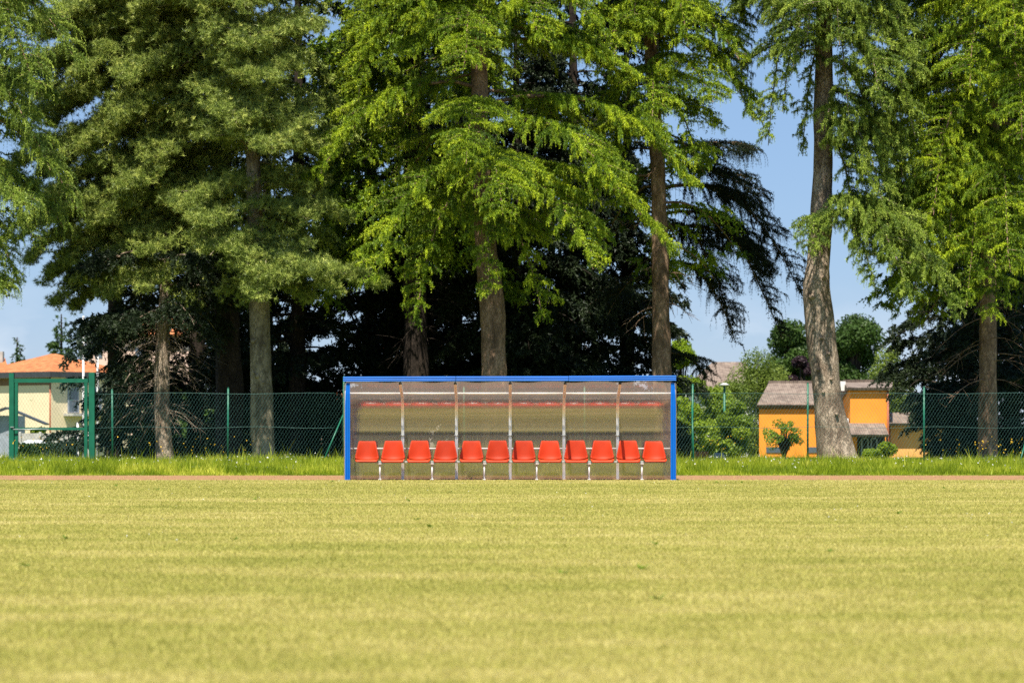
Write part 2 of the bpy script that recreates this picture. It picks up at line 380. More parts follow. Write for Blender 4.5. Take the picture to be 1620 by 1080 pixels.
def strip_pts(n, y0, y1, power=1.0, margin=1.5):
    y = y0 + (y1 - y0) * R.random(n) ** power
    hw = y * .2 + margin
    return R.uniform(-1, 1, n) * hw, y
xs, ys = [], []
for (n, a, b, mg) in ((650000, 9.5, 20, 1.5), (380000, 20, 34, 1.5), (260000, 34, PITCH_END, 2.5), (260000, 6, 30, 9), (170000, 30, PITCH_END, 14)):
    x, y = strip_pts(n, a, b, margin=mg); xs.append(x); ys.append(y)
x = np.concatenate(xs); y = np.concatenate(ys); n = len(x)
lump = np.sin(x * 3.1 + 1.7 * np.sin(y * 2.3)) * np.sin(y * 3.7 + x) * .5 + .5
h = .008 + .017 * R.random(n) ** 2 + (R.random(n) < .002) * .03
blades('mown_grass', x, y, np.full(n, .015), h, R.uniform(.003, .006, n) * (1 + y / 30), 1.3, M['blades'], R.random(n),
       'short mown straw and green grass covering the pitch')

# clover leaves and daisies in the pitch
n = 16000; y = R.uniform(PITCH_END, TRACK_END, n); x = R.uniform(-1, 1, n) * (y * .2 + 2)
kp = R.random(n) < .25 + .75 * np.abs((y - 52.5) / 3) ** 3; x = x[kp]; y = y[kp]; n = len(x)
blades('track_grass', x, y, np.full(n, .003), R.uniform(.01, .035, n), R.uniform(.005, .012, n), 1.2, M['blades'], R.random(n), 'sparse dry grass creeping over the clay strip')
nw = 22; wy = R.uniform(13, 48, nw); wx = R.uniform(-1, 1, nw) * (wy * .2 + 1); k = 9
cc = np.repeat(np.stack([wx, wy, np.full(nw, .02)], -1), k, 0); aa = R.uniform(0, 6.28, nw * k); ll = R.uniform(.03, .07, nw * k)
dd = np.stack([np.cos(aa), np.sin(aa), R.uniform(.15, .7, nw * k)], -1) * ll[:, None]; pp = np.stack([-np.sin(aa), np.cos(aa), np.zeros(nw * k)], -1) * .012
Tw = np.concatenate([np.stack([cc, cc + dd * .6 - pp, cc + dd], 1), np.stack([cc, cc + dd, cc + dd * .6 + pp], 1)])
tag(tri_mesh('pitch_weeds', Tw, np.concatenate([R.random(nw * k)] * 2) * .5, M['broad_mid']), 'small flat green weeds scattered over the mown pitch', 'weeds', kind='stuff')
# long grass of the verge
n = 330000
y = TRACK_END + (74 - TRACK_END) * R.random(n) ** 1.25; x = R.uniform(-1, 1, n) * (y * .2 + 9)
lump = np.clip(.5 + .5 * np.sin(x * .9 + 2 * np.sin(x * .31)) * np.sin(y * .8 + x * .4), 0, 1)
edge = np.clip((y - TRACK_END) / 1.2, .3, 1)
h = (.07 + .15 * R.random(n) ** 2 + .22 * lump * R.random(n)) * edge
tl = R.random(n) < .02; h = np.where(tl, h * 1.9, h)
blades('long_grass', x, y, gz(x, y) - .02, h, R.uniform(.012, .03, n), .7, M['verge_blades'], np.clip(R.random(n) * .45 + .75 * (.5 + .5 * np.sin(x * 1.7 + 3 * np.sin(y * .9) + np.sin(x * 5.1))) * lump ** .5 - .05, 0, 1),
       'bright green uncut grass growing on the verge behind the track')
def blossoms(name, n, mat, label, y0=56, y1=72, z=(.14, .32), s=.013, xr=None):
    y = R.uniform(y0, y1, n); x = (R.uniform(-1, 1, n) * (y * .2 + 2)) if xr is None else R.choice(xr, n) + R.normal(0, .8, n)
    c = np.stack([x, y, gz(x, y) + R.uniform(z[0], z[1], n)], -1)
    T = []
    for k in range(3):
        d = R.normal(size=(n, 3, 3)) * s; T.append(c[:, None, :] + d)
    o = tri_mesh(name, np.concatenate(T), R.random(3 * n), mat); tag(o, label, 'flowers', kind='stuff')
blossoms('white_wildflowers', 420, M['petal_white'], 'tiny white flowers scattered in the long verge grass')
blossoms('yellow_wildflowers', 150, M['petal_yellow'], 'tiny yellow flowers standing in the long grass by the fence', y0=66, y1=73, z=(.35, .8), xr=[P(80, 700, 70)[0], P(320, 700, 70)[0], P(1580, 700, 70)[0], P(1560, 700, 70)[0], P(1130, 700, 70)[0]])
blossoms('pitch_daisies', 160, M['petal_white'], 'tiny pale flowers dotted over the mown pitch', y0=22, y1=49, z=(.03, .045), s=.005)

# ------------------------------------------------------------------ foliage machinery
UP = np.array([0, 0, 1.0])
def nrm(a): return a / np.maximum(np.linalg.norm(a, axis=-1, keepdims=True), 1e-9)

class Tree:
    def __init__(s, name, pts, label, cat='tree', group=None, bark='bark', leaf='deodar', sides=16, lump=0.06):
        """pts: list of (px, py, Y, radius) trunk stations, bottom first"""
        s.ctr = np.array([P(a, b, c) for a, b, c, d in pts]); s.rad = np.array([d for *_, d in pts])
        base = s.ctr[0]
        s.e = empty(name, tuple(base), label, cat, group)
        s.wood = MB(); s.T = []; s.tn = []; s.bark = bark; s.leaf = leaf
        # smooth trunk
        zz = s.ctr[:, 2]; z = np.arange(zz[0], zz[-1], .22)
        c = np.stack([np.interp(z, zz, s.ctr[:, 0]), np.interp(z, zz, s.ctr[:, 1]), z], -1)
        k = np.array([1, 2, 3, 2, 1.]) / 9
        for j in range(2):
            pad = np.concatenate([np.repeat(c[:1, j], 2), c[:, j], np.repeat(c[-1:, j], 2)]); c[:, j] = np.convolve(pad, k, 'valid')
        r = np.interp(z, zz, s.rad)
        n = sides; vs = []; fs = []
        ph = R.uniform(0, 6, 6)
        for i in range(len(z)):
            for q in range(n):
                a = 2 * math.pi * q / n
                rr = r[i] * (1 + lump * (math.sin(3 * a + ph[0] + z[i] * .8) + .7 * math.sin(2 * a + ph[1] - z[i] * 1.9) + .5 * math.sin(5 * a + z[i] * 2.7 + ph[2])) + R.normal() * lump * .25)
                vs.append((c[i, 0] + rr * math.cos(a), c[i, 1] + rr * math.sin(a), z[i]))
            if i:
                for q in range(n):
                    fs.append(((i - 1) * n + q, (i - 1) * n + (q + 1) % n, i * n + (q + 1) % n, i * n + q))
        fs.append(tuple(range((len(z) - 1) * n, len(z) * n)))
        s.wood.poly(vs, fs, True)
    def at(s, z):
        zz = s.ctr[:, 2]
        return np.array([np.interp(z, zz, s.ctr[:, 0]), np.interp(z, zz, s.ctr[:, 1]), z]), np.interp(z, zz, s.rad)
    def curtain(s, b, tg, tgh, lat, ang, shape, width, t, path, Ln, dens, size, style):
        """secondaries that arch sideways off the limb, each hung with a comb of needled twigs"""
        hang = style == 'hang'
        n2 = len(b)
        ang = ang * .8 + .25
        d2 = nrm(lat * np.sin(ang) + tgh * np.cos(ang) + UP * R.uniform(-.05, .15, (n2, 1)))
        l2 = width * shape * R.uniform(.6, 1.1, n2) * 1.15
        dr = R.uniform(.24, .48, n2)
        base = np.clip(R.normal(.5, .17, n2), 0, 1)
        def along(idx, sc):
            p = b[idx] + d2[idx] * (l2[idx] * sc)[:, None]; p[:, 2] -= l2[idx] * dr[idx] * sc ** 2
            return p
        # needled crest of limb and secondaries
        K = int((l2.sum()) / .012 * min(1.0, dens)); idx = R.choice(n2, K, p=l2 / l2.sum()); sc = R.random(K)
        p = along(idx, sc) + R.normal(size=(K, 3)) * .022
        dd = nrm(d2[idx] - UP * (2 * dr[idx] * sc)[:, None])
        p = np.repeat(p, 4, 0); dd = np.repeat(dd, 4, 0); m = len(p)
        d = nrm(dd * .7 + nrm(R.normal(size=(m, 3))) * .75 + UP * .25)
        ln = R.uniform(.045, .08, m) * size; perp = nrm(np.cross(d, R.normal(size=(m, 3)))) * (.009 * size)
        s.add(np.stack([p - perp, p + perp, p + d * ln[:, None]], 1), np.clip(np.repeat(base[idx], 4) + R.normal(.06, .1, m), 0, 1))
        K = int(Ln / .009); q = R.random(K) ** .8 * .9 + .1; seg = q * (len(path) - 1); i0 = np.minimum(seg.astype(int), len(path) - 2); fr = (seg - i0)[:, None]
        p = path[i0] * (1 - fr) + path[i0 + 1] * fr + R.normal(size=(K, 3)) * np.array([.07, .07, .04]) + UP * .035; p = np.repeat(p, 3, 0); m = len(p)
        d = nrm(R.normal(size=(m, 3)) + UP * .3); ln = R.uniform(.05, .09, m); perp = nrm(np.cross(d, R.normal(size=(m, 3)))) * .014
        s.add(np.stack([p - perp, p + perp, p + d * ln[:, None]], 1), np.clip(R.normal(.55, .15, m), 0, 1))
        # hanging twigs
        sp_ = .115 if not hang else .13
        K = int(l2.sum() / sp_ * (dens if not hang else dens * .8)); idx = R.choice(n2, K, p=l2 / l2.sum()); sc = R.random(K) ** .75
        p = along(idx, sc)
        out = nrm(d2[idx] * .5 + R.normal(size=(K, 3)) * np.array([.35, .35, .1]))
        sl = (R.uniform(.10, .33, K) * (.75 + .5 * np.sin(sc * 3.1)) if not hang else R.uniform(.3, .8, K)) * (1.1 - .3 * t[idx])
        npt = 13 if not hang else 15
        u = (np.arange(npt) + R.random((K, npt))) / npt
        su = sl[:, None] * u
        q = p[:, None, :] + out[:, None, :] * (su * (1 - .55 * u) * .75)[..., None]
        q[..., 2] -= su * (.35 + .6 * u)
        dd = nrm(out[:, None, :] * (.7 * (1 - u))[..., None] - UP * (.5 + .6 * u)[..., None])
        reps = 4; q = np.repeat(q.reshape(-1, 3), reps, 0); dd = np.repeat(dd.reshape(-1, 3), reps, 0); uu = np.repeat(u.ravel(), reps); m = len(q)
        q = q + R.normal(size=(m, 3)) * .010
        d = nrm(dd * .95 + nrm(R.normal(size=(m, 3))) * .72)
        ln = R.uniform(.035, .062, m) * (1.25 - .55 * uu) * size
        perp = nrm(np.cross(d, R.normal(size=(m, 3)))) * (.0068 * size * (1.15 - .5 * uu))[:, None]
        tn = np.repeat(np.repeat(base[idx] + R.normal(0, .1, K), npt), reps) + (uu - .5) * .45 + np.repeat(np.repeat(sc - .55, npt), reps) * .35  # older needles darker, tips lighter; also puts canopy shade contrast into the tint
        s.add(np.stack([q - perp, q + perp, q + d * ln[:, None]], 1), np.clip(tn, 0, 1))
        for j in range(0, n2, 2):
            s.wood.tube([b[j], along(np.array([j]), np.array([.5]))[0], along(np.array([j]), np.array([.95]))[0]], [.012, .008, .004], 3, cap=False)
    def add(s, T, tn): s.T.append(T); s.tn.append(tn)
    def knot(s, px, py, size, Yoff=-.0):
        Y = s.ctr[0][1]; p = P(px, py, Y); c, r = s.at(p[2]); d = np.array([p[0] - c[0], -1.0 * r, 0]); d = d / np.linalg.norm(d)
        b = c + d * r * .8
        s.wood.tube([b, b + d * r * .3, b + d * (r * .3 + size * .3)], [size, size * .8, size * .35], 8)
    def limb_path(s, A, B, arch, n=14):
        t = np.linspace(0, 1, n)[:, None]
        C = A * .42 + B * .58; C[2] = max(A[2], B[2]) + arch * .75
        p = (1 - t) ** 2 * A + 2 * t * (1 - t) * C + t ** 2 * B
        wob = R.normal(size=(n, 3)) * .05 * np.linalg.norm(B - A) / 4; wob[0] = 0
        return p + np.cumsum(wob, 0) * .35
    def woodlimb(s, path, r0, r1=.012, n=6):
        s.wood.tube(path, list(np.linspace(r0, r1, len(path))), n, cap=False)
    def limb(s, A, B, arch, width, style='deodar', dens=1.0, r0=None, size=1.0, start=.12):
        path = s.limb_path(A, B, arch)
        Ln = np.linalg.norm(np.diff(path, axis=0), axis=1).sum()
        s.woodlimb(path, r0 or (.014 + .008 * Ln))
        s.foliage(path, Ln, width, style, dens, size, start)
    def foliage(s, path, Ln, width, style, dens, size, start):
        width = width * 1.3; n2 = max(8, int(Ln * (13 if style in ('deodar', 'hang') else 10) * min(1, dens)))
        t = start + (1 - start) * R.random(n2) ** .85
        seg = t * (len(path) - 1); i0 = np.minimum(seg.astype(int), len(path) - 2); fr = (seg - i0)[:, None]
        b = path[i0] * (1 - fr) + path[i0 + 1] * fr
        tg = nrm(path[i0 + 1] - path[i0]); tgh = nrm(tg * np.array([1, 1, .0]) + 1e-6)
        side = np.where(R.random(n2) < .5, -1.0, 1.0)[:, None]
        lat = np.cross(tgh, UP) * side
        ang = np.radians(R.uniform(25, 85, n2))[:, None]
        shape = np.minimum(1, (t - start + .12) / .3) * (1.02 - t) ** .45 * 1.15
        if style == 'pine':
            d2 = nrm(lat * np.sin(ang) + tg * np.cos(ang) + UP * R.uniform(.0, .45, (n2, 1)))
            l2 = width * shape * R.uniform(.5, 1.1, n2)
            K = int(Ln * width * 165 * dens)
            idx = R.integers(0, n2, K); sc = R.random(K) ** .6
            p = b[idx] + d2[idx] * (l2[idx] * sc)[:, None] + R.normal(size=(K, 3)) * np.array([.11, .11, .085])
            ax = nrm(d2[idx] * .6 + UP * .75 + R.normal(size=(K, 3)) * .45)
            nd = 20
            pp = np.repeat(p, nd, 0); aa = np.repeat(ax, nd, 0); m = len(pp)
            d = nrm(aa * .55 + nrm(R.normal(size=(m, 3))) * .95)
            ln = R.uniform(.10, .17, m) * size
            perp = nrm(np.cross(d, R.normal(size=(m, 3)))) * (.0072 * size)
            T = np.stack([pp - perp, pp + perp, pp + d * ln[:, None]], 1)
            tn = np.repeat(np.clip(R.normal(.45, .2, K), 0, 1), nd) + R.normal(0, .1, m)
            s.add(T, np.clip(tn, 0, 1))
            # twigs
            for j in range(0, n2, 4):
                s.wood.tube([b[j], b[j] + d2[j] * l2[j] * .8], [.014, .006], 3, cap=False)
            return
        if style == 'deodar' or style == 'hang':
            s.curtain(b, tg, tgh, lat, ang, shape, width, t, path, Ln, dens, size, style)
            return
        if style == 'deodar': droop, sprays, dn, L3, ndl, nw = .50, 115, .62, (.16, .40), (.05, .08), .028
        elif style == 'hang': droop, sprays, dn, L3, ndl, nw = .55, 60, 1.7, (.30, .75), (.045, .07), .024
        elif style == 'spruce': droop, sprays, dn, L3, ndl, nw = .30, 42, .45, (.20, .50), (.08, .13), .050
        elif style == 'coarse': droop, sprays, dn, L3, ndl, nw = .35, 22, .6, (.3, .7), (.20, .32), .15
        d2 = nrm(lat * np.sin(ang) + tgh * np.cos(ang) * 1.0 + UP * R.uniform(-.1, .25, (n2, 1)))
        l2 = width * shape * R.uniform(.55, 1.1, n2)
        K = int(Ln * width * sprays * dens)
        idx = R.integers(0, n2, K); sc = R.random(K) ** .8
        p = b[idx] + d2[idx] * (l2[idx] * sc)[:, None] - UP * (l2[idx] * droop * sc ** 2)[:, None]
        p += R.normal(size=(K, 3)) * .035 + UP * .03
        if style == 'deodar':
            cr = R.random(K) < .22; p[cr] = b[idx][cr] + R.normal(size=(int(cr.sum()), 3)) * .05 + UP * .05; sc = np.where(cr, 0, sc)
        yaw = nrm(R.normal(size=(K, 3)) * np.array([1, 1, .25]))
        sd = nrm(d2[idx] * .75 + yaw * .75 - UP * dn * (.35 + sc[:, None] * .9))
        sl = R.uniform(L3[0], L3[1], K) * (0.7 + .5 * R.random(K)) * (1.1 - .35 * t[idx])
        npt = 4 if style == 'coarse' else (11 if style != 'spruce' else 8)
        u = (np.arange(npt) + R.random((K, npt))) / npt
        q = p[:, None, :] + sd[:, None, :] * (sl[:, None] * u)[..., None] - UP * (sl[:, None] * .35 * u ** 2)[..., None]
        dd = nrm(sd[:, None, :] - UP * (.7 * u)[..., None])
        reps = 2 if style in ('deodar', 'hang') else (3 if style == 'spruce' else 2)
        q = np.repeat(q.reshape(-1, 3), reps, 0); dd = np.repeat(dd.reshape(-1, 3), reps, 0)
        uu = np.repeat(u.ravel(), reps); m = len(q)
        d = nrm(dd * .75 + nrm(R.normal(size=(m, 3))) * .8)
        ln = R.uniform(ndl[0], ndl[1], m) * (1.15 - .5 * uu) * size
        perp = nrm(np.cross(d, R.normal(size=(m, 3)))) * (nw * size * .5 * (1.1 - .5 * uu))[:, None]
        T = np.stack([q - perp, q + perp, q + d * ln[:, None]], 1)
        base = np.clip(R.normal(.5, .16, n2), 0, 1)
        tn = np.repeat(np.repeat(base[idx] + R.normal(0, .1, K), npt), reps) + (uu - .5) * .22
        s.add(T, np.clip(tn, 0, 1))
    def aim(s, att, tx, ty, dY, arch, width, style='deodar', dens=1.0, **k):
        """limb from the trunk at picture row `att` to a tip"""
        Y0 = s.ctr[0][1]
        z = CH + (HY - att) * Y0 / F
        A, r = s.at(z); B = P(tx, ty, Y0 + dY)
        s.limb(A, B, arch, width, style, dens, **k)
    def fill(s, z0, z1, n, Lf, style, width=1.2, dens=.6, azr=(0, 360), drop=(.1, .35), arch=.5, **k):
        for i in range(n):
            z = z0 + (z1 - z0) * (i + R.random()) / n
            A, r = s.at(z); a = math.radians(R.uniform(*azr)); Lh = Lf(z) * R.uniform(.75, 1.15)
            B = A + np.array([math.cos(a) * Lh, math.sin(a) * Lh, -Lh * R.uniform(*drop)])
            s.limb(A, B, arch * Lh / 3.5, width * min(1.2, Lh / 3), style, dens, **k)
    def dead(s, z0, z1, n, Lr=(.8, 2.0), azr=(0, 360), sub=5, thick=.016):
        mb = s.wood
        for i in range(n):
            z = R.uniform(z0, z1); A, r = s.at(z); a = math.radians(R.uniform(*azr)); Lh = R.uniform(*Lr)
            D = np.array([math.cos(a), math.sin(a), R.uniform(-.35, .15)])
            path = [A + D * Lh * u + UP * (-.25 * Lh * u * u + .1 * math.sin(u * 3)) for u in np.linspace(0, 1, 6)]
            mb.tube(path, list(np.linspace(thick, thick * .3, 6)), 4, cap=False)
            for j in range(sub):
                q = path[R.integers(2, 6)]; d = nrm(D + R.normal(size=3) * .7 - UP * .3) * Lh * R.uniform(.2, .45)
                mb.tube([q, q + d * .5, q + d + UP * -.05], [thick * .45, thick * .35, thick * .2], 3, cap=False)
    def done(s):
        s.wood.build('trunk', M[s.bark], s.e)
        if s.T:
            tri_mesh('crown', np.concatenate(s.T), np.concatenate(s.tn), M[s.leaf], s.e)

TOP = -560   # picture row of the tree tops (above the frame)
def cone(zb, zt, Lb, Lt): return lambda z: Lb + (Lt - Lb) * (z - zb) / (zt - zb)

G_FRONT = 'conifers along the fence'; G_DARK = 'shaded spruces behind the front trees'

# --- the deodar behind the shelter, middle of the picture
Y = 78
t = Tree('cedar_tree', [(785, 735, Y, .46), (783, 640, Y, .39), (780, 480, Y, .36), (766, 370, Y, .31), (760, 200, Y, .26), (757, 0, Y, .2), (760, TOP, Y, .05)],
         'large cedar with bright drooping layers rising directly behind the middle of the dugout', group=G_FRONT)
for a in ((70, 1000, 118, -1.2, .5, 1.25), (60, 650, 82, -2.0, .45, 1.2), (140, 505, 285, -1.4, 1.3, 1.4), 
          (170, 735, 262, -4.2, 1.0, 1.25), (170, 1105, 290, -1.4, 1.5, 1.4), (210, 985, 310, -3.2, 1.2, 1.35), (280, 592, 455, -2.2, 1.5, 1.4),
          (260, 800, 345, -4.6, 1.0, 1.4), (290, 935, 425, -3.2, 1.4, 1.3), (270, 1062, 395, -1.6, 1.3, 1.2), (310, 655, 515, -1.6, 1.1, .95),
          (330, 775, 470, -2.6, .5, .75), 
          (20, 740, 110, -4.0, .8, 1.2), (0, 560, 120, -1.0, .9, 1.2), (-10, 860, 60, -3.0, .8, 1.2), (-30, 960, 60, -1.5, .8, 1.2),
          (-60, 660, 20, -3.0, .8, 1.2), (330, 860, 500, -1.2, .9, 1.0)):
    t.aim(*a)
t.fill(8, 13.5, 7, cone(8, 14, 4.2, 3.6), 'deodar', 1.2, .6, azr=(30, 150), drop=(.2, .5))
t.fill(12.5, 15.5, 9, lambda z: 3.4, 'deodar', 1.2, .8, azr=(150, 390))
t.fill(15.8, 24, 40, cone(13.5, 24, 3.9, .7), 'coarse', 1.3, .9)
t.done()

# --- deodar at 658, behind
Y = 86
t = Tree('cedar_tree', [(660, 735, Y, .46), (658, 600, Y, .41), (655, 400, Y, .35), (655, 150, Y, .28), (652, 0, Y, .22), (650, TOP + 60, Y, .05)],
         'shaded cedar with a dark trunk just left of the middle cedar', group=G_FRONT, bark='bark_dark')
for a in ((-60, 565, 60, -3, .7, 1.2), (0, 560, 170, -3.2, .9, 1.2), (20, 620, 110, -4, .7, 1.2), (60, 590, 250, -2.5, .9, 1.2), (-80, 700, 50, -4, .8, 1.2)):
    t.aim(*a, style='deodar')
t.fill(6.5, 14.5, 40, cone(6, 15, 3.8, 3.2), 'spruce', 1.3, .9, drop=(.15, .5))
t.fill(13, 16, 8, lambda z: 3.2, 'deodar', 1.2, .8, azr=(150, 390))
t.fill(16.2, 24, 30, cone(14, 24, 3.4, .7), 'coarse', 1.3, .9)
t.dead(3, 6.5, 26, (1, 2.5)); t.done()

# --- deodar at 1045
Y = 80
t = Tree('cedar_tree', [(1050, 735, Y, .32), (1048, 600, Y, .29), (1044, 400, Y, .25), (1040, 250, Y, .22), (1030, 80, Y, .19), (1022, 0, Y, .17), (1020, TOP, Y, .04)],
         'slender cedar with a sunlit brown trunk rising behind the right end of the dugout', group=G_FRONT, bark='bark')
for a in ((20, 1170, 95, -2, .7, 1.2), (10, 965, 110, -2.5, .7, 1.2), (60, 1195, 190, -1.2, .8, 1.2), (120, 1035, 215, -3.4, .8, 1.1), (-60, 1090, 70, -3, .8, 1.2),
          (-80, 1180, 40, -1, .6, 1.2), (160, 1100, 260, -2, .8, 1.1), (180, 960, 260, -1.5, .7, 1.0), (100, 1130, 160, -2.8, .8, 1.1), (-100, 1000, 30, -2.5, .8, 1.2)):
    t.aim(*a)
t.fill(6, 14, 16, cone(6, 14, 2.6, 2.6), 'spruce', 1.1, .5, azr=(20, 170), drop=(.2, .5))
t.fill(13, 15.5, 8, lambda z: 2.6, 'deodar', 1.1, .8, azr=(150, 390))
t.fill(15.8, 24, 28, cone(13.5, 24, 3.0, .7), 'coarse', 1.2, .9)
t.dead(4.5, 9, 12, (.6, 1.6)); t.done()

Y = 83  # added tree: dark needle colour stands in for the slender cedar's shaded boughs
t = Tree('cedar_tree', [(1049, 735, Y, .22), (1047, 500, Y, .19), (1041, 250, Y, .16), (1032, 0, Y, .13), (1030, TOP + 150, Y, .04)],
         'added cedar with needles darkened as shade, thin boughs hanging against the sky behind the slender cedar', group=G_FRONT, bark='bark', leaf='spruce')
for a in ((270, 1205, 325, 1.2, .8, 1.2), (300, 1262, 470, 1.6, 1.2, 1.25), (330, 1235, 535, .4, 1.1, 1.1), (360, 1150, 500, 1.0, .9, 1.1), (250, 1190, 240, 1.8, .7, 1.1),
          (360, 1200, 410, 2.4, .8, 1.1), (420, 1170, 545, .8, .8, .9), (440, 960, 500, 1.5, .6, 1.0), (560, 1120, 600, 1.0, .25, .8), (230, 1150, 350, .4, .9, 1.1), (340, 1225, 440, .9, .9, 1.1)):
    t.aim(*a, style='hang', dens=.85)
t.fill(8, 14, 7, lambda z: 2.6, 'hang', 1.0, .7, azr=(60, 180), drop=(.2, .5))
t.fill(13.5, 20, 20, cone(13.5, 20, 3.0, .7), 'coarse', 1.2, .9)
t.dead(4.5, 9, 14, (.8, 2.2)); t.done()

# --- the big bare trunk at 1300
Y = 78
t = Tree('cedar_tree', [(1330, 742, Y, .78), (1322, 725, Y, .60), (1318, 690, Y, .50), (1308, 630, Y, .43), (1302, 560, Y, .42), (1297, 500, Y, .42), (1292, 455, Y, .41), (1297, 400, Y, .33),
                       (1300, 300, Y, .30), (1303, 150, Y, .27), (1306, 0, Y, .24), (1300, TOP, Y, .05)],
         'tall cedar with a thick bare scaly trunk against open sky right of the dugout', group=G_FRONT, bark='bark_pale', leaf='deodar_grey', lump=.07)
for a in ((-90, 1222, 235, -1, 1.6, .95), (-60, 1255, 110, -2, .8, 1.0), (-40, 1445, 215, -1.2, 1.2, 1.1), (10, 1395, 170, -2.6, .8, 1.1), (-30, 1235, 180, -1.2, .9, .9),
          (345, 1285, 400, -2.2, .35, .6), (150, 1425, 395, -1.2, 1.1, 1.0), (330, 1508, 505, -2.2, 1.6, 1.25), (340, 1385, 465, -2.2, .7, .9), (100, 1400, 300, -.6, .9, .9), 
          (-140, 1330, 80, -3, .8, 1.1), (-20, 1340, 190, -2, .4, .8), (-120, 1240, 30, -1.5, .7, 1.2), (40, 1270, 250, -.5, .5, .6), (345, 1450, 440, -1, .8, 1.0), (170, 1375, 330, -1.4, .8, 1.2), (220, 1360, 400, -.6, .7, 1.0), (60, 1440, 300, -.6, 1.0, 1.2), (-10, 1380, 100, -2, .7, 1.2), (200, 1400, 330, -1.8, .9, 1.1), (-60, 1280, 60, -2.6, .6, 1.0), (320, 1440, 480, -2.6, 1.1, 1.2),
          (-140, 1250, 0, -1.5, .6, 1.1), (-100, 1450, 130, -1, .9, 1.2), ):
    t.aim(*a)
t.fill(10.5, 14, 5, lambda z: 2.2, 'deodar', .9, .45, azr=(10, 170))
t.fill(13.5, 15.6, 8, lambda z: 3.0, 'deodar', 1.1, .8, azr=(150, 390))
t.fill(15.9, 25, 34, cone(14, 25, 3.6, .7), 'coarse', 1.2, .9)
for (a, b, c) in ((1280, 470, .10), (1308, 560, .06), (1290, 585, .05), (1312, 600, .05), (1300, 440, .08), (1322, 655, .06), (1296, 535, .05), (1300, 620, .06), (1295, 360, .06), (1305, 420, .07)):
    t.knot(a, b, c)
t.done()

# --- right hand deodar, trunk at 1562
Y = 80
t = Tree('cedar_tree', [(1563, 740, Y, .30), (1562, 600, Y, .27), (1563, 450, Y, .24), (1570, 200, Y, .2), (1575, 0, Y, .17), (1580, TOP, Y, .04)],
         'wide cedar with long bright drooping layers at the right edge, thin trunk behind fence', group=G_FRONT, bark='bark', leaf='deodar')
for a in ((230, 1450, 470, -3, 1.2, 1.5), (230, 1600, 430, -4.4, .9, 1.5), (100, 1475, 330, -3, 1.3, 1.5), (70, 1625, 215, -4, 1.0, 1.5), (-20, 1535, 140, -3.6, 1.0, 1.5),
          (-40, 1450, 95, -2, .8, 1.3), (140, 1690, 340, -3, 1.0, 1.4), (-90, 1610, 70, -4.2, .9, 1.5), 
          (270, 1520, 480, -3.6, .8, 1.2), (290, 1490, 430, -1.8, .8, 1.2),
          (150, 1430, 390, -.6, 1.1, 1.1), (-60, 1400, 50, -1.0, .8, 1.2), 
          (40, 1420, 300, -.6, 1.0, 1.3), (200, 1500, 400, -2.6, 1.0, 1.3), (300, 1580, 500, -3, .7, 1.1), (290, 1420, 500, -.8, 1.0, 1.0), (100, 1680, 260, -2, 1.0, 1.3)):
    t.aim(*a)
t.fill(5.5, 14, 34, cone(5, 14, 3.6, 3.4), 'spruce', 1.3, .8, drop=(.15, .5), azr=(0, 200))
t.fill(13.5, 15.6, 10, lambda z: 3.4, 'deodar', 1.2, .8, azr=(150, 390))
t.fill(15.9, 24, 40, cone(14, 24, 3.8, .7), 'coarse', 1.3, .9)
t.dead(2, 5.5, 20, (1, 2.6)); t.done()

# --- pines on the left
Y = 78
t = Tree('pine_tree', [(418, 735, Y, .36), (415, 640, Y, .325), (410, 500, Y, .30), (404, 380, Y, .25), (402, 280, Y, .21), (396, 150, Y, .2), (385, 0, Y, .17), (380, TOP + 150, Y, .04)],
         'pine with a knotted grey trunk standing between the leftmost fence posts and the dugout', group=G_FRONT, bark='bark_pine', leaf='pine')
for a in ((260, 410, 190, -3, .3, 1.3), (250, 500, 235, -1.5, .3, 1.2), (240, 340, 215, -2.5, .3, 1.2), (290, 540, 345, -1, .1, 1.0), (300, 300, 330, -2, .3, 1.2), (330, 490, 350, -1.8, .1, 1.0),
          (380, 330, 410, -3, .2, 1.1), (400, 430, 440, -3.2, .3, 1.3), (420, 600, 445, -1.5, .15, 1.0), (410, 520, 455, -2, .2, 1.1), (300, 500, 290, -.5, .3, 1.0), (420, 500, 430, -3, .3, 1.0),
          (420, 480, 470, -1.4, .1, .9), (180, 330, 140, -2, .3, 1.2), (140, 460, 40, -2.6, .3, 1.3), (120, 360, 60, -3, .3, 1.3), (60, 500, 40, -1.4, .3, 1.2), (20, 330, 10, -2.6, .3, 1.3), (-40, 440, -20, -2.8, .3, 1.3), (440, 380, 470, -1.2, .1, .9), (120, 410, 130, -3.6, .3, 1.4), (60, 400, 70, -3.6, .3, 1.4), (220, 430, 240, -4, .2, 1.3), (160, 370, 190, -3.8, .3, 1.3), (0, 390, 10, -3.6, .3, 1.4), (100, 450, 110, -2.5, .3, 1.3), (180, 470, 190, -2, .3, 1.3), (340, 320, 350, -3, .2, 1.0), (420, 410, 470, -3.4, .1, .8)):
    t.aim(*a, style='pine')
t.fill(13, 15, 10, lambda z: 3.0, 'pine', 1.2, .8, azr=(150, 390), drop=(-.1, .1))
t.fill(15, 21, 30, cone(13, 21, 3.4, .8), 'coarse', 1.2, .9, drop=(-.2, .1))
t.fill(8, 13, 12, lambda z: 3.0, 'spruce', 1.2, .7, azr=(10, 170))
t.knot(400, 540, .10); t.knot(420, 545, .06); t.knot(408, 595, .09); t.knot(418, 605, .06); t.knot(402, 590, .05)
t.done()

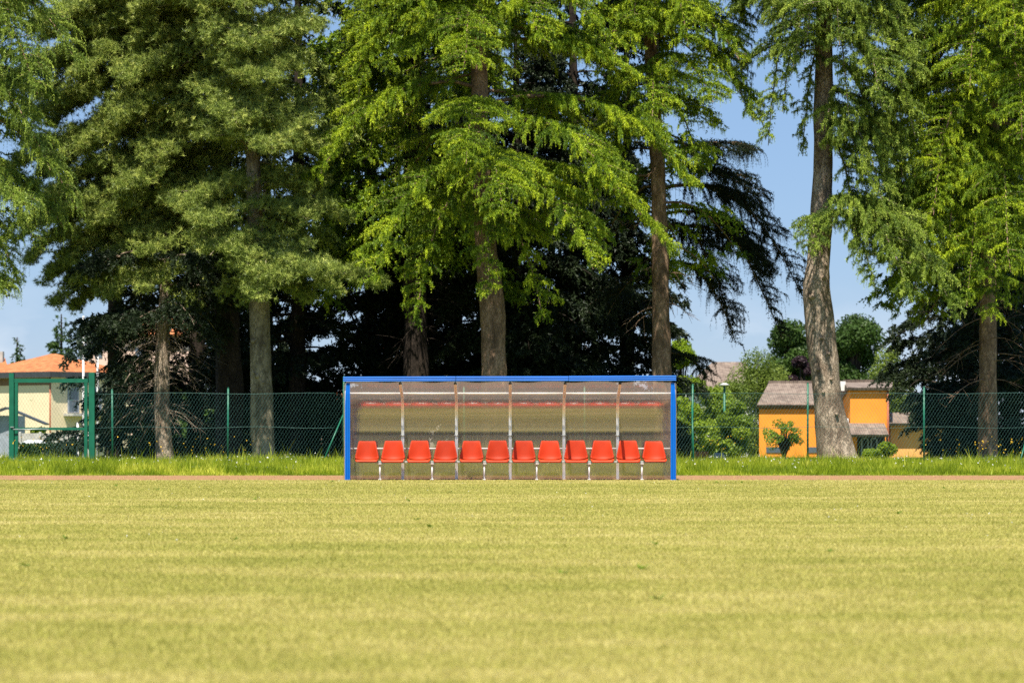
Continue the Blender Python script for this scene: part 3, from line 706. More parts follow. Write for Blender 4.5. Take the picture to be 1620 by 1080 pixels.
Y = 82
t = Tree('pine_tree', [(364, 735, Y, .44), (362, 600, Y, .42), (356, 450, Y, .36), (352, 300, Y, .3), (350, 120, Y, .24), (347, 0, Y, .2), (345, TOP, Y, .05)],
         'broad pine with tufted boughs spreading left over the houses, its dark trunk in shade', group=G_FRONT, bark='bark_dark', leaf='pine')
for a in ((60, 240, 60, -3, .3, 1.4), (40, 170, 40, -2.5, .3, 1.4), (80, 130, 110, -3, .5, 1.4), (150, 190, 180, -4, .4, 1.4), (130, 60, 180, -2, .5, 1.4), (200, 250, 240, -4, .3, 1.4), (190, 110, 250, -3, .4, 1.4),
          (260, 60, 320, -2.5, .4, 1.4), (240, 200, 300, -4, .3, 1.4), (300, 150, 350, -3.4, .3, 1.4), (330, 40, 350, -2, .2, 1.2), (350, 240, 400, -4, .3, 1.4), (360, 130, 440, -3, .2, 1.3), (380, 90, 470, -2, .2, 1.1),
          (390, 230, 450, -4, .2, 1.3), (400, 170, 470, -3.4, .1, 1.2), (0, 100, 20, -2, .3, 1.4), (-20, 260, -10, -3.4, .3, 1.4), (180, 300, 200, -4, .2, 1.2), (100, 60, 100, -1, .4, 1.2), (280, 20, 380, -1, .3, 1.0),
          (300, 290, 330, -4, .2, 1.2), (-60, 170, -20, -3, .3, 1.4), (420, 300, 480, -3.6, .1, 1.0), (370, 190, 410, -2, .2, 1.2), (120, 220, 150, -2, .3, 1.2), (220, 160, 290, -1.5, .3, 1.2),
          (20, 80, 60, -2, .4, 1.4), (100, 110, 170, -1, .4, 1.4), (180, 150, 240, -2.6, .4, 1.4), (230, 100, 300, -1.6, .4, 1.4), (290, 90, 380, -2.6, .3, 1.3), (330, 180, 380, -2.4, .3, 1.3), (340, 100, 420, -1, .3, 1.2),
          (-60, 110, -10, -1, .4, 1.4), (40, 200, 110, -1.4, .4, 1.4), (120, 280, 170, -2.6, .3, 1.3), (10, 300, 80, -3, .3, 1.3), (250, 290, 290, -2.4, .3, 1.3), (-80, 220, 40, -3, .3, 1.4), (60, 30, 200, 0, .5, 1.3), (20, 105, 95, -1, .7, 1.9), (80, 85, 200, -.6, .7, 1.9), (140, 110, 250, -1.6, .6, 1.9), (-30, 130, 60, -1.6, .5, 1.8), (200, 40, 300, -1, .6, 1.8), (280, 60, 400, -1.6, .5, 1.6), (350, 75, 450, -1.4, .5, 1.5), (330, 110, 420, -2.2, .4, 1.6), (390, 120, 485, -1.5, .3, 1.3), (0, 40, 40, -3, .4, 1.4), (90, 20, 130, -2, .4, 1.4), (200, 20, 260, -1.6, .4, 1.3), (280, 70, 350, -3.2, .4, 1.3), (100, 200, 130, -4, .4, 1.4), (240, 130, 340, -1, .3, 1.3), (370, 250, 440, -1.6, .2, 1.2)):
    t.aim(*a, style='pine')
t.fill(5.5, 14, 24, lambda z: 3.0, 'spruce', 1.3, .8, azr=(0, 180))
t.fill(13, 15.4, 12, lambda z: 3.8, 'pine', 1.2, .8, azr=(150, 390), drop=(-.1, .1))
t.fill(15.4, 23, 38, cone(13.5, 23, 4.2, .8), 'coarse', 1.3, .9, drop=(-.2, .1))
t.done()

# --- far left spruce, trunk outside the frame
Y = 76
t = Tree('spruce_tree', [(-80, 735, Y, .35), (-80, 400, Y, .28), (-80, 0, Y, .2), (-80, TOP + 100, Y, .05)],
         'spruce with thin hanging olive sprays reaching in at the left edge', group=G_FRONT, bark='bark', leaf='deodar_grey')
for a in ((100, 40, 200, -2.2, .4, 1.0), (260, 100, 360, -.5, .4, .9), (-140, 60, -20, -2, .4, 1.0), (-40, 120, 90, -1, .4, 1.0), (130, 70, 260, -2, .4, 1.0), (180, 118, 330, -.5, .5, .9), (240, 60, 390, -1.5, .4, .9), (330, 30, 440, -1, .3, .8), 
          (300, 50, 330, -2.5, .4, .9), (0, 60, 150, -2.5, .4, 1.0), (380, 10, 470, -1.6, .3, .8), (-60, 20, 60, -2.5, .3, 1), ):
    t.aim(*a, style='hang', dens=.9)
t.fill(5.0, 14, 26, lambda z: 2.8, 'spruce', 1.2, .7)
t.fill(14, 21, 20, cone(14, 21, 3, .8), 'coarse', 1.2, .9)
t.done()

# --- small trunk with dead twigs at 258
Y = 79
t = Tree('spruce_tree', [(262, 738, Y, .28), (256, 640, Y, .235), (258, 520, Y, .2), (262, 440, Y, .14), (264, 400, Y, .04)],
         'spruce with a short sunlit trunk bristling with bare dead twigs, between gate and pine', group=G_FRONT, bark='bark_pale', leaf='spruce')
t.dead(1.2, 4.6, 85, (.5, 1.6), sub=7, thick=.012)
t.fill(4.0, 6.4, 20, lambda z: 2.4, 'spruce', 1.1, .9, drop=(.1, .4))
for a in ((560, 180, 650, -.4, .1, .9), (520, 150, 560, .5, .2, .9), (500, 140, 510, -.4, .2, .9), (640, 165, 690, .4, 0, .8), (660, 215, 720, .5, 0, .7), (540, 190, 590, .8, .1, .9)):
    t.aim(*a, style='spruce', dens=1.1)
t.done()

# --- dark spruces
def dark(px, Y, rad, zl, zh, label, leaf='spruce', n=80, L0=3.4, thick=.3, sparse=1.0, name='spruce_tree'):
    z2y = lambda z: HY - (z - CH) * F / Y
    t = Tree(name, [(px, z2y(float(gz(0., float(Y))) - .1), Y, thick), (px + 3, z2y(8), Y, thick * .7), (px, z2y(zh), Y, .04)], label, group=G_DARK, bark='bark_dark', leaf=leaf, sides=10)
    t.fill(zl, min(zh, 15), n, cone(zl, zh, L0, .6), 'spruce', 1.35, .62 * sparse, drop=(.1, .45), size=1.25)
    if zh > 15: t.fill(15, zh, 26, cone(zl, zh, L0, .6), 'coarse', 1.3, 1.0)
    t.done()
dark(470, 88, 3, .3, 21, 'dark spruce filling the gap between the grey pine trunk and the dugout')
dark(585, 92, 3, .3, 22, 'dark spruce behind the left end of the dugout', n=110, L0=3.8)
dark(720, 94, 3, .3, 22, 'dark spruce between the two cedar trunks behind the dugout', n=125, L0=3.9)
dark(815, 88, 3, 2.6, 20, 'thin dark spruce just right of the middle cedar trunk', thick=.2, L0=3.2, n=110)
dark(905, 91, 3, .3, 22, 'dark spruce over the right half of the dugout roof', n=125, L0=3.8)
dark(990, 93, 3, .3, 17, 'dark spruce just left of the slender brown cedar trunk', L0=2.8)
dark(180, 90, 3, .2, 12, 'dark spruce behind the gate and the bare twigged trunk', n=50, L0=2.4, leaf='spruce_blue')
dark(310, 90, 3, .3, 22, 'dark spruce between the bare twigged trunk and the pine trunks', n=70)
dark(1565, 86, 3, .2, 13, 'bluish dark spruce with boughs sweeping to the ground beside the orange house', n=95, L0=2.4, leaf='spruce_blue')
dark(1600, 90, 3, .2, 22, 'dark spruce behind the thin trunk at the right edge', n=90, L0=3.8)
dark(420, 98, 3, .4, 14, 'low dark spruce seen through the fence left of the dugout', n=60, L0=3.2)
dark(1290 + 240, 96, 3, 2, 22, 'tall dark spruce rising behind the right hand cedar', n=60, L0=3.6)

# ------------------------------------------------------------------ broadleaf trees and shrubs
def leafy(name, label, cat, px, py_top, py_bot, wpx, Y, leaf, n=14000, size=.12, trunk=.16, blobs=16, group=None, low=None, seed=0, bark='bark_dark', spiky=0.0, rf=(.16, .27)):
    rng = np.random.default_rng(seed + int(px))
    top = P(px, py_top, Y)[2]; bot = P(px, py_bot, Y)[2]; cx = P(px, 0, Y)[0]; wdt = wpx * Y / F
    g0 = float(gz(cx, float(Y)))
    e = empty(name, (cx, Y, g0), label, cat, group)
    mb = MB(); H = top - bot; mid = (top + bot) / 2
    mb.tube([(cx, Y, g0 - .1), (cx + .05, Y, (g0 + bot) / 2), (cx, Y, mid)], [trunk, trunk * .8, trunk * .4], 8)
    c = []; rr = []
    for i in range(blobs):
        a = rng.uniform(0, 6.28); u = rng.uniform(-.9, .95); q = math.sqrt(max(0, 1 - u * u)) * rng.uniform(.3, .85)
        p = np.array([cx + math.cos(a) * q * wdt * .42, Y + math.sin(a) * q * wdt * .42, mid + u * H * .40])
        c.append(p); rr.append(rng.uniform(*rf) * min(wdt, H * 1.3))
        mb.tube([(cx, Y, max(g0, bot - .2 * H)), tuple((p + [cx, Y, mid]) / 2), tuple(p)], [trunk * .5, trunk * .25, .01], 5, cap=False)
    c = np.array(c); rr = np.array(rr)
    idx = rng.integers(0, blobs, n)
    d = nrm(rng.normal(size=(n, 3))); rad = rr[idx] * rng.uniform(.35, 1.05, n) ** .6
    p = c[idx] + d * rad[:, None] * np.array([1, 1, .8])
    if spiky: p[:, 2] -= rng.random(n) ** 2 * spiky
    nn = nrm(rng.normal(size=(n, 3)) + d * .8 + UP * .4)
    u = nrm(np.cross(nn, rng.normal(size=(n, 3)))); v = np.cross(nn, u)
    s = (size * rng.uniform(.6, 1.3, n))[:, None]
    T1 = np.stack([p - u * s * .5, p + v * s * .32, p + u * s * .5], 1); T2 = np.stack([p - u * s * .5, p + u * s * .5, p - v * s * .32], 1)
    base = rng.normal(.5, .16, blobs); tn = np.clip(base[idx] + rng.normal(0, .13, n), 0, 1)
    mb.build('trunk', M[bark], e)
    tri_mesh('crown', np.concatenate([T1, T2]), np.concatenate([tn, tn]), M[leaf], e)
    return e
leafy('broadleaf_tree', 'dark green round tree left of the big bare trunk, behind the orange house', 'tree', 1245, 508, 640, 100, 195, 'broad_dark', 26000, .22, .3, 22)
leafy('broadleaf_tree', 'dark green round tree right of the big bare trunk, above the orange house roof', 'tree', 1352, 498, 640, 115, 190, 'broad_dark', 30000, .22, .3, 24, seed=1)
leafy('purple_tree', 'dark purple leaved tree between the birch and the orange house roof', 'tree', 1268, 556, 640, 44, 165, 'purple', 9000, .18, .2, 10)
leafy('birch_tree', 'pale green hanging birch with white branches at the left corner of the orange house', 'tree', 1195, 546, 735, 118, 152, 'broad_light', 34000, .12, .15, 22, bark='whitewall' , spiky=1.2)
leafy('birch_tree', 'pale green birch above the right wing of the orange house', 'tree', 1412, 535, 690, 85, 158, 'broad_light', 18000, .14, .15, 18, bark='whitewall', spiky=1.2)
leafy('maple_tree', 'sunny yellow green maple behind the slender cedar trunk', 'tree', 1078, 525, 690, 80, 130, 'maple', 14000, .14, .18, 16)
G_SH = 'leafy shrubs between dugout and orange house'
for i, (px, pt, pb, wd, Y, lf, lb) in enumerate((
    (1088, 618, 735, 74, 116, 'maple', 'mid green shrub right behind the green post beside the dugout'),
    (1132, 612, 735, 88, 121, 'broad_mid', 'round mid green shrub below the brown roof'),
    (1160, 632, 735, 72, 115, 'broad_mid', 'mid green shrub touching the left corner of the orange house'),
    (1150, 600, 720, 84, 128, 'broad_light', 'taller pale shrub under the birch'),
    (1062, 636, 735, 60, 114, 'broad_mid', 'green shrub half hidden by the right end of the dugout'))):
    leafy('shrub', lb, 'shrub', px, pt, pb, wd, Y, lf, 17000, .12, .07, 18, group=G_SH, seed=i)
leafy('fruit_tree', 'small fruit tree with a forked dark trunk in front of the orange wall', 'tree', 1240, 662, 716, 92, 112, 'broad_mid', 3000, .085, .10, 26, rf=(.07, .16))
leafy('bush', 'low rounded bright green bush right of the big bare trunk', 'bush', 1397, 702, 745, 84, 100, 'maple', 14000, .08, .05, 12)
leafy('shrub', 'small green bush at the foot of the dark shrubs by the brick planter', 'bush', 1142, 702, 730, 26, 86, 'maple', 2400, .06, .04, 8)
if 0: leafy('hedge_bush', 'dark clipped hedge seen through the lower half of the green gate', 'hedge', 62, 700, 760, 72, 118, 'broad_dark', 9000, .10, .06, 12)
if 0: leafy('hedge_bush', 'dark hedge end behind the right side of the green gate', 'hedge', 110, 703, 760, 52, 119, 'broad_dark', 8000, .10, .06, 12)
leafy('hedge_bush', 'small yellow green bush on top of the dark hedge inside the gate', 'bush', 86, 701, 716, 34, 116, 'maple', 2500, .09, .04, 8)
leafy('hedge_bush', 'yellow green bush under the low grey roof inside the gate', 'bush', 60, 676, 700, 28, 150, 'maple', 2500, .12, .04, 8)
n = 26000; _y = 113.0
c = np.stack([R.uniform(P(30, 0, _y)[0], P(128, 0, _y)[0], n), _y + R.uniform(0, 1, n) ** 2 * 1.2, R.uniform(-1.9, P(0, 703, _y)[2], n)], -1)
_e = empty('hedge', (P(80, 0, _y)[0], _y, -1.9), 'dark clipped flat topped hedge seen through the lower half of the green gate', 'hedge')
tri_mesh('foliage', c[:, None, :] + R.normal(size=(n, 3, 3)) * .06, R.random(n) * .6, M['broad_dark'], _e)
for px, pt, pb, wd, Y, lb in ((97, 500, 600, 62, 260, 'distant layered cedar above the orange hip roof'), (27, 536, 600, 26, 270, 'small distant conifer left above the orange hip roof')):
    z2y = lambda z: HY - (z - CH) * F / Y
    t = Tree('distant_cedar', [(px, z2y(-2), Y, .4), (px, pt - 5, Y, .05)], lb, group='conifers beyond the houses', bark='bark_dark', leaf='broad_dark', sides=8)
    zt = P(px, pt, Y)[2]; zb = P(px, pb, Y)[2]
    t.fill(zb, zt + .2, 50, cone(zb, zt, wd * Y / F * .5, .3), 'coarse', 1.0, 1.1, drop=(-.1, .15), size=1.1); t.done()
leafy('shade_tree', 'dark leafy mass glimpsed between the trunks beyond the dugout roof', 'tree', 880, 560, 735, 260, 128, 'broad_dark', 26000, .2, .2, 20, seed=3)
leafy('shade_tree', 'dark leafy mass glimpsed between pine trunk and dugout', 'tree', 300, 610, 735, 200, 122, 'broad_dark', 20000, .2, .2, 20, seed=4)

# ------------------------------------------------------------------ houses
def boxw(mb, x0, x1, y0, y1, z0, z1): return mb.box(((x0 + x1) / 2, (y0 + y1) / 2, (z0 + z1) / 2), (abs(x1 - x0), abs(y1 - y0), abs(z1 - z0)))

# orange house
Yl = 138.5; Yr = 135.0
s = lambda px, Y: (px - 810) * Y / F
zz = lambda py, Y: CH + (HY - py) * Y / F
GZ = -1.9
oh = empty('house', (s(1330, Yl), Yl, GZ), 'orange plastered house with grey brown tiled roofs behind the big bare trunk', 'house')
mb = MB(); _a, _b, _c = s(1201, Yl), s(1345, Yr), s(1204, Yl + 9); mb.poly([(_a, Yl, GZ), (_b, Yl, GZ), (_b, Yl + 9, GZ), (_c, Yl + 9, GZ), (_a, Yl, zz(638, Yl)), (_b, Yl, zz(638, Yl)), (_b, Yl + 9, zz(638, Yl)), (_c, Yl + 9, zz(638, Yl))], [(0, 3, 2, 1), (4, 5, 6, 7), (0, 1, 5, 4), (1, 2, 6, 5), (2, 3, 7, 6), (3, 0, 4, 7)]); boxw(mb, s(1345, Yr), s(1405, Yr), Yr, Yl + 8.9, GZ, zz(613, Yr))
mb.build('wall', M['orangewall'], oh)
mb = MB(); boxw(mb, s(1406, Yr) + .02, s(1500, Yr), Yr + 1.0, Yr + 8, GZ, zz(668, Yr)); ex = mb.build('extension_wall', M['peachwall'], oh)
# left roof: slopes up away from the camera
def roofslab(mb, xa, xb, yf, zf, yb, zb, xa2=None, xb2=None, th=.14):
    xa2 = xa if xa2 is None else xa2; xb2 = xb if xb2 is None else xb2
    mb.quadslab((xa, yf, zf), (xb, yf, zf), (xb2, yb, zb), (xa2, yb, zb), th)
mb = MB(); ze = zz(640, Yl - .22); zr = zz(606, Yl + 3.8)
roofslab(mb, s(1197.6, Yl - .22), s(1338, Yl - .22), Yl - .22, ze, Yl + 3.8, zr, s(1216, Yl + 3.8), s(1345, Yl + 3.8))
roofslab(mb, s(1345, Yl + 3.8), s(1216, Yl + 3.8), Yl + 3.8, zr, Yl + 9.5, ze, s(1345, Yl + 3.8), s(1203, Yl + 9.5))
mb.poly([(s(1197.6, Yl - .22), Yl - .22, ze - .01), (s(1216, Yl + 3.8), Yl + 3.8, zr - .01), (s(1203, Yl + 9.5), Yl + 9.5, ze - .01)], [(0, 2, 1)])
rf = mb.build('roof', M['tile_brown'], oh)
MB().tube([(s(1197, Yl - .3), Yl - .3, ze - .08), (s(1338, Yl - .3), Yl - .3, ze - .08)], .07, 8).build('gutter', M['trim_and_shade'], rf)
mb = MB(); ze2 = zz(613, Yr - .22); zr2 = zz(604.5, Yr + 4)
roofslab(mb, s(1340, Yr - .22), s(1412, Yr - .22), Yr - .22, ze2, Yr + 4, zr2, s(1334, Yr + 4), s(1412, Yr + 4))
roofslab(mb, s(1412, Yr + 4), s(1334, Yr + 4), Yr + 4, zr2, Yr + 12.5, ze2 - .3)
mb.quadslab((s(1329, Yl - .3), Yl - .3, zz(634, Yl - .3)), (s(1344, Yr - .22), Yr - .22, ze2 + .02), (s(1344, Yr), Yr + 4, zr2 + .02), (s(1331, Yl), Yl + 3, zz(620, Yl)), .12)
rf2 = mb.build('roof', M['tile_brown'], oh)
MB().tube([(s(1344, Yr - .3), Yr - .3, ze2 - .08), (s(1413, Yr - .3), Yr - .3, ze2 - .08)], .06, 8).build('gutter', M['trim_and_shade'], rf2)
mb = MB(); roofslab(mb, s(1406, Yr) , s(1500, Yr), Yr + .4, zz(669, Yr), Yr + 3.5, zz(652, Yr + 3)); mb.build('roof', M['tile_brown'], oh)
mb = MB(); roofslab(mb, s(1341, Yr - 1.6), s(1406, Yr - 1.6), Yr - 1.6, zz(687, Yr - 1.6), Yr - .003, zz(669, Yr)); aw = mb.build('porch_roof', M['tile_brown'], oh)
mb = MB(); boxw(mb, s(1341, Yr - 1.5), s(1406, Yr - 1.5), Yr - 1.55, Yr - 1.5, zz(689, Yr - 1.5), zz(687.2, Yr - 1.5)); mb.build('porch_beam', M['trim_and_shade'], oh)
for px in (1342, 1402):
    mb = MB(); boxw(mb, s(px, Yr - 1.4), s(px + 2.6, Yr - 1.4), Yr - 1.45, Yr - 1.35, GZ, zz(688, Yr - 1.4)); mb.build('porch_post', M['dark_metal'], oh)
mb = MB(); boxw(mb, s(1356, Yr), s(1399, Yr), Yr - .03, Yr - .005, GZ + .05, zz(689, Yr)); dv = mb.build('doorway', M['darkvoid'], oh)
for a, b in ((1362, 1374), (1377, 1388)):
    fr = MB()
    x0, x1, z0, z1 = s(a, Yr), s(b, Yr), GZ + .5, zz(692, Yr)
    for q in ((x0, x0 + .07, z0, z1), (x1 - .07, x1, z0, z1), (x0, x1, z1 - .07, z1 + .002), (x0, x1, z0 - .002, z0 + .07)):
        boxw(fr, q[0], q[1], Yr - .09, Yr - .035, q[2], q[3])
    wf = fr.build('window', M['shutter'], oh)
    mb = MB(); boxw(mb, x0 + .07, x1 - .07, Yr - .06, Yr - .04, z0 + .07, z1 - .07); mb.build('pane', M['glass'], wf)
for a, b in ((1212, 1243), (1279, 1298)):
    x0, x1, z0, z1 = s(a, Yl), s(b, Yl), zz(716, Yl), zz(707, Yl)
    mb = MB(); boxw(mb, x0, x1, Yl - .04, Yl - .004, z0, z1); wn = mb.build('window', M['glass'], oh)
    mb = MB(); boxw(mb, x0 - .08, x1 + .08, Yl - .12, Yl - .003, z0 - .10, z0 - .002); mb.build('sill', M['concrete'], wn)
mb = MB(); boxw(mb, s(1201, Yl) + .02, s(1338, Yl), Yl - .025, Yl - .003, zz(647, Yl), zz(640, Yl)); mb.build('eave_shade', M['trim_and_shade'], oh)  # brown strip painting the eave's shadow onto the wall
mb = MB(); boxw(mb, s(1345, Yr) + .02, s(1405, Yr) - .02, Yr - .025, Yr - .003, zz(618, Yr), zz(614, Yr)); mb.build('eave_shade', M['trim_and_shade'], oh)  # painted eave shadow of the right wing
mb = MB(); boxw(mb, s(1329, Yr + 2), s(1337, Yr + 2), Yr + 1.8, Yr + 2.1, zz(618, Yr + 2), zz(603, Yr + 2)); ch = mb.build('chimney', M['whitewall'], oh)
MB().tube([(s(1333, Yr + 2), Yr + 1.95, zz(603, Yr)), (s(1333, Yr + 2), Yr + 1.95, zz(598, Yr))], [.13, .15], 10).build('chimney_pot', M['brick'], ch)
MB().tube([(s(1404.5, Yr), Yr - .07, GZ), (s(1404.5, Yr), Yr - .07, zz(616, Yr))], .055, 8).build('downpipe', M['downpipe'], oh)
MB().tube([(s(1411.5, Yr), Yr + .9, GZ), (s(1411.5, Yr), Yr + .9, zz(668, Yr))], .05, 8).build('downpipe', M['downpipe'], oh)
mb = MB(); mb.box((s(1344, Yr) - .22, Yr + .5, zz(669, Yr)), (.40, .75, .48), 0, .03); acu = mb.build('air_conditioner', M['white'], oh)
MB().tube([(s(1344, Yr) - .1, Yr + .5, zz(662, Yr)), (s(1344, Yr) - .1, Yr + .5, zz(646, Yr))], .025, 6).build('pipe', M['dark_metal'], acu)
for q in (1202, 1215, 1254, 1262, 1372, 1380):   # weathered plaster patches
    pass

# brown big roof behind shrubs
Yb = 185
bh = empty('house', (s(1130, Yb), Yb, GZ), 'house showing only its large plain brown roof above the shrubs right of the dugout', 'house')
mb = MB(); boxw(mb, s(1085, Yb), s(1185, Yb), Yb, Yb + 9, GZ, zz(618, Yb)); mb.build('wall', M['whitewall'], bh)
mb = MB(); roofslab(mb, s(1085, Yb), s(1190, Yb), Yb - .5, zz(620, Yb), Yb + 4.5, zz(572, Yb + 4), s(1135, Yb), s(1190, Yb)); mb.quadslab((s(1085, Yb), Yb - .5, zz(620, Yb)), (s(1135, Yb), Yb + 4.5, zz(572, Yb + 4)), (s(1135, Yb), Yb + 4.7, zz(572, Yb + 4)), (s(1085, Yb), Yb + 9, zz(620, Yb)), .1)
mb.build('roof', M['tile_brown'], bh)
gl = empty('garden_lamp', (s(1146, 118), 118, GZ), 'green garden lamp post with a flat white top among the shrubs', 'lamp')
MB().tube([(s(1146, 118), 118, GZ), (s(1146, 118), 118, zz(610, 118))], .05, 8).build('pole', M['green_paint'], gl)
mb = MB(); mb.tube([(s(1146, 118), 118, zz(610, 118)), (s(1146, 118), 118, zz(608.5, 118)), (s(1146, 118), 118, zz(606, 118))], [.12, .24, .08], 12); mb.build('lamp_shade', M['white'], gl)
mb = MB(); Yq = 84; boxw(mb, s(1094, Yq), s(1121, Yq), Yq, Yq + .5, -.1, zz(714, Yq)); o = mb.build('brick_planter', M['brick']); tag(o, 'low orange brick planter in the grass right of the dugout', 'planter')
mb = MB(); mb.quadslab((s(1128, Yq), Yq, zz(724, Yq)), (s(1149, Yq), Yq, zz(724, Yq)), (s(1146, Yq), Yq + .5, zz(716, Yq)), (s(1131, Yq), Yq + .5, zz(716, Yq)), .25); o = mb.build('crate', M['shutter']); tag(o, 'grey sloping lid of a box beside the brick planter', 'box')

# cream house on the left
Yc = 200
cx = s(81, Yc); HZ = zz(588, Yc); rz = math.radians(-40)
hc = empty('house', (cx, Yc, GZ), 'cream two storey house with an orange hipped roof behind the green gate', 'house', rz=rz)
# own frame: front-left face runs along -x, front-right face along +y
Wd, Dp, Hh = 9.0, 8.0, HZ - GZ
def lb(par, name, x0, x1, y0, y1, z0, z1, mat):
    mb = MB(); boxw(mb, x0, x1, y0, y1, z0, z1); return mb.build(name, mat, par, world=False)
a_ = math.radians(-40)
# corner nearest the camera is the own frame's origin; faces run to (-Wd,0) and (0,Dp)
lb(hc, 'wall', -Wd, 0, 0, Dp, 0, Hh, M['cream'])
mb = MB(); ov = .35; zt = zz(556, Yc) - GZ
E = [(-Wd - ov, -ov, Hh), (ov, -ov, Hh), (ov, Dp + ov, Hh), (-Wd - ov, Dp + ov, Hh)]; Rg = [(-Wd + 4.2, Dp / 2, zt), (-4.2, Dp / 2, zt)]
mb.poly([*E, *Rg], [(0, 1, 5, 4), (1, 2, 5), (2, 3, 4, 5), (3, 0, 4), (3, 2, 1, 0)])
rf = mb.build('roof', M['tile_orange'], hc, world=False)
mb = MB(); g_ = .22
for (x0, x1, y0, y1) in ((-Wd - ov - .1, ov + .1, -ov - .14, -ov - .003), (ov + .003, ov + .14, -ov, Dp + ov)):
    boxw(mb, x0, x1, y0, y1, Hh - .42, Hh + .02)
mb.build('gutter', M['gutter'], rf, world=False)
lb(hc, 'gutter_shade', -Wd + .01, -.002, -.02, -.003, Hh - 1.0, Hh - .45, M['trim_and_shade'])  # brown strip standing in for the shadow below the gutter
for (y0, y1) in ((1.6, 2.7), (4.0, 5.0)):
    wn = lb(hc, 'window', .003, .06, y0, y1, Hh - 3.1, Hh - 1.15, M['shutter']); lb(wn, 'pane', .062, .075, y0 + .12, y1 - .12, Hh - 3.0, Hh - 1.25, M['glass'])
bl = lb(hc, 'balcony', .003, 1.1, 1.2, 5.4, Hh - 3.35, Hh - 3.15, M['concrete'])
mb = MB()
for k in range(14): mb.tube([(1.05, 1.25 + k * .31, Hh - 3.15), (1.05, 1.25 + k * .31, Hh - 2.25)], .02, 4)
mb.tube([(1.05, 1.2, Hh - 2.22), (1.05, 5.4, Hh - 2.22)], .035, 5); mb.build('railing', M['dark_metal'], bl, world=False)
MB().tube([(-.06, -.06, 0), (-.06, -.06, Hh - .4)], .06, 6).build('downpipe', M['downpipe'], hc, world=False)
# white wing at the very left
YW_ = 212
hw = empty('house', (s(0, YW_), YW_, GZ), 'white walled house with a wide window cut off by the left edge', 'house')
mb = MB(); boxw(mb, s(-90, YW_), s(15, YW_), YW_, YW_ + 8, GZ, zz(590, YW_)); mb.build('wall', M['whitewall'], hw)
mb = MB(); roofslab(mb, s(-95, YW_), s(17, YW_), YW_ - .6, zz(589, YW_), YW_ + 4, zz(566, YW_ + 4), None, s(8, YW_ + 4)); mb.build('roof', M['tile_orange'], hw)
mb = MB(); boxw(mb, s(-40, YW_), s(13, YW_), YW_ - .07, YW_ - .01, zz(634, YW_), zz(612, YW_)); wn = mb.build('window', M['shutter'], hw)
mb = MB(); boxw(mb, s(-60, YW_), s(14, YW_), YW_ - .2, YW_ - .01, zz(637, YW_), zz(634.2, YW_)); mb.build('sill', M['white'], wn)
mb = MB(); boxw(mb, s(1, YW_ + 3), s(6, YW_ + 3), YW_ + 2.5, YW_ + 3.2, zz(580, YW_ + 3), zz(556, YW_ + 3)); mb.build('chimney', M['concrete'], hw)
# low outbuilding
Yo = 150
ob = empty('outbuilding', (s(30, Yo), Yo, GZ), 'low outbuilding with a grey sloping roof seen through the gate', 'shed')
mb = MB(); boxw(mb, s(-40, Yo), s(14, Yo), Yo, Yo + 5, GZ, zz(657, Yo)); mb.build('wall', M['shutter'], ob)
mb = MB(); mb.quadslab((s(74, Yo), Yo - .6, zz(672, Yo)), (s(74, Yo), Yo + .6, zz(672, Yo)), (s(12, Yo), Yo + .6, zz(646, Yo)), (s(12, Yo), Yo - .6, zz(646, Yo)), -.09)
mb.quadslab((s(12, Yo), Yo - .6, zz(646, Yo)), (s(12, Yo), Yo + .6, zz(646, Yo)), (s(-50, Yo), Yo + .6, zz(668, Yo)), (s(-50, Yo), Yo - .6, zz(668, Yo)), -.09); mb.build('roof', M['gutter'], ob)
# pink house further back
Yp = 235
ph = empty('house', (s(230, Yp), Yp, GZ), 'tall pale pink house with an orange roof hidden behind the dark branches left', 'house')
mb = MB(); boxw(mb, s(136, Yp), s(300, Yp), Yp, Yp + 9, GZ, zz(527, Yp)); mb.build('wall', M['pinkwall'], ph)
mb = MB(); roofslab(mb, s(128, Yp), s(310, Yp), Yp - .7, zz(529, Yp), Yp + 5, zz(503, Yp + 5), s(190, Yp), s(270, Yp)); mb.build('roof', M['tile_orange'], ph)
for a in (150, 176, 214, 250):
    for (u, v) in ((560, 545), (610, 590)):
        mb = MB(); boxw(mb, s(a, Yp), s(a + 12, Yp), Yp - .06, Yp - .004, zz(u + 6, Yp), zz(v, Yp)); mb.build('window', M['glass'], ph)
# pink low house glimpsed between pine trunk and shelter, and a pale one behind the shelter roof
Yq = 170
h3 = empty('house', (s(490, Yq), Yq, GZ), 'pale pink house glimpsed through the fence between pine trunk and dugout', 'house')
mb = MB(); boxw(mb, s(425, Yq), s(560, Yq), Yq, Yq + 8, GZ, zz(640, Yq)); mb.build('wall', M['pinkwall'], h3)
mb = MB(); roofslab(mb, s(420, Yq), s(565, Yq), Yq - .6, zz(641, Yq), Yq + 4, zz(618, Yq + 4)); mb.build('roof', M['tile_orange'], h3)
for a in (450, 480, 520):
    mb = MB(); boxw(mb, s(a, Yq), s(a + 12, Yq), Yq - .06, Yq - .004, zz(675, Yq), zz(655, Yq)); mb.build('window', M['glass'], h3)
Yq = 210
h4 = empty('house', (s(760, Yq), Yq, GZ), 'white house glimpsed just above the dugout roof', 'house')
mb = MB(); boxw(mb, s(640, Yq), s(900, Yq), Yq, Yq + 8, GZ, zz(578, Yq)); mb.build('wall', M['whitewall'], h4)
mb = MB(); boxw(mb, s(635, Yq), s(905, Yq), Yq - .4, Yq + 8.4, zz(578, Yq) + .003, zz(575, Yq)); mb.build('roof', M['concrete'], h4)
for a in (670, 720, 830, 870):
    mb = MB(); boxw(mb, s(a, Yq), s(a + 14, Yq), Yq - .06, Yq - .004, zz(612, Yq), zz(592, Yq)); mb.build('window', M['glass'], h4)
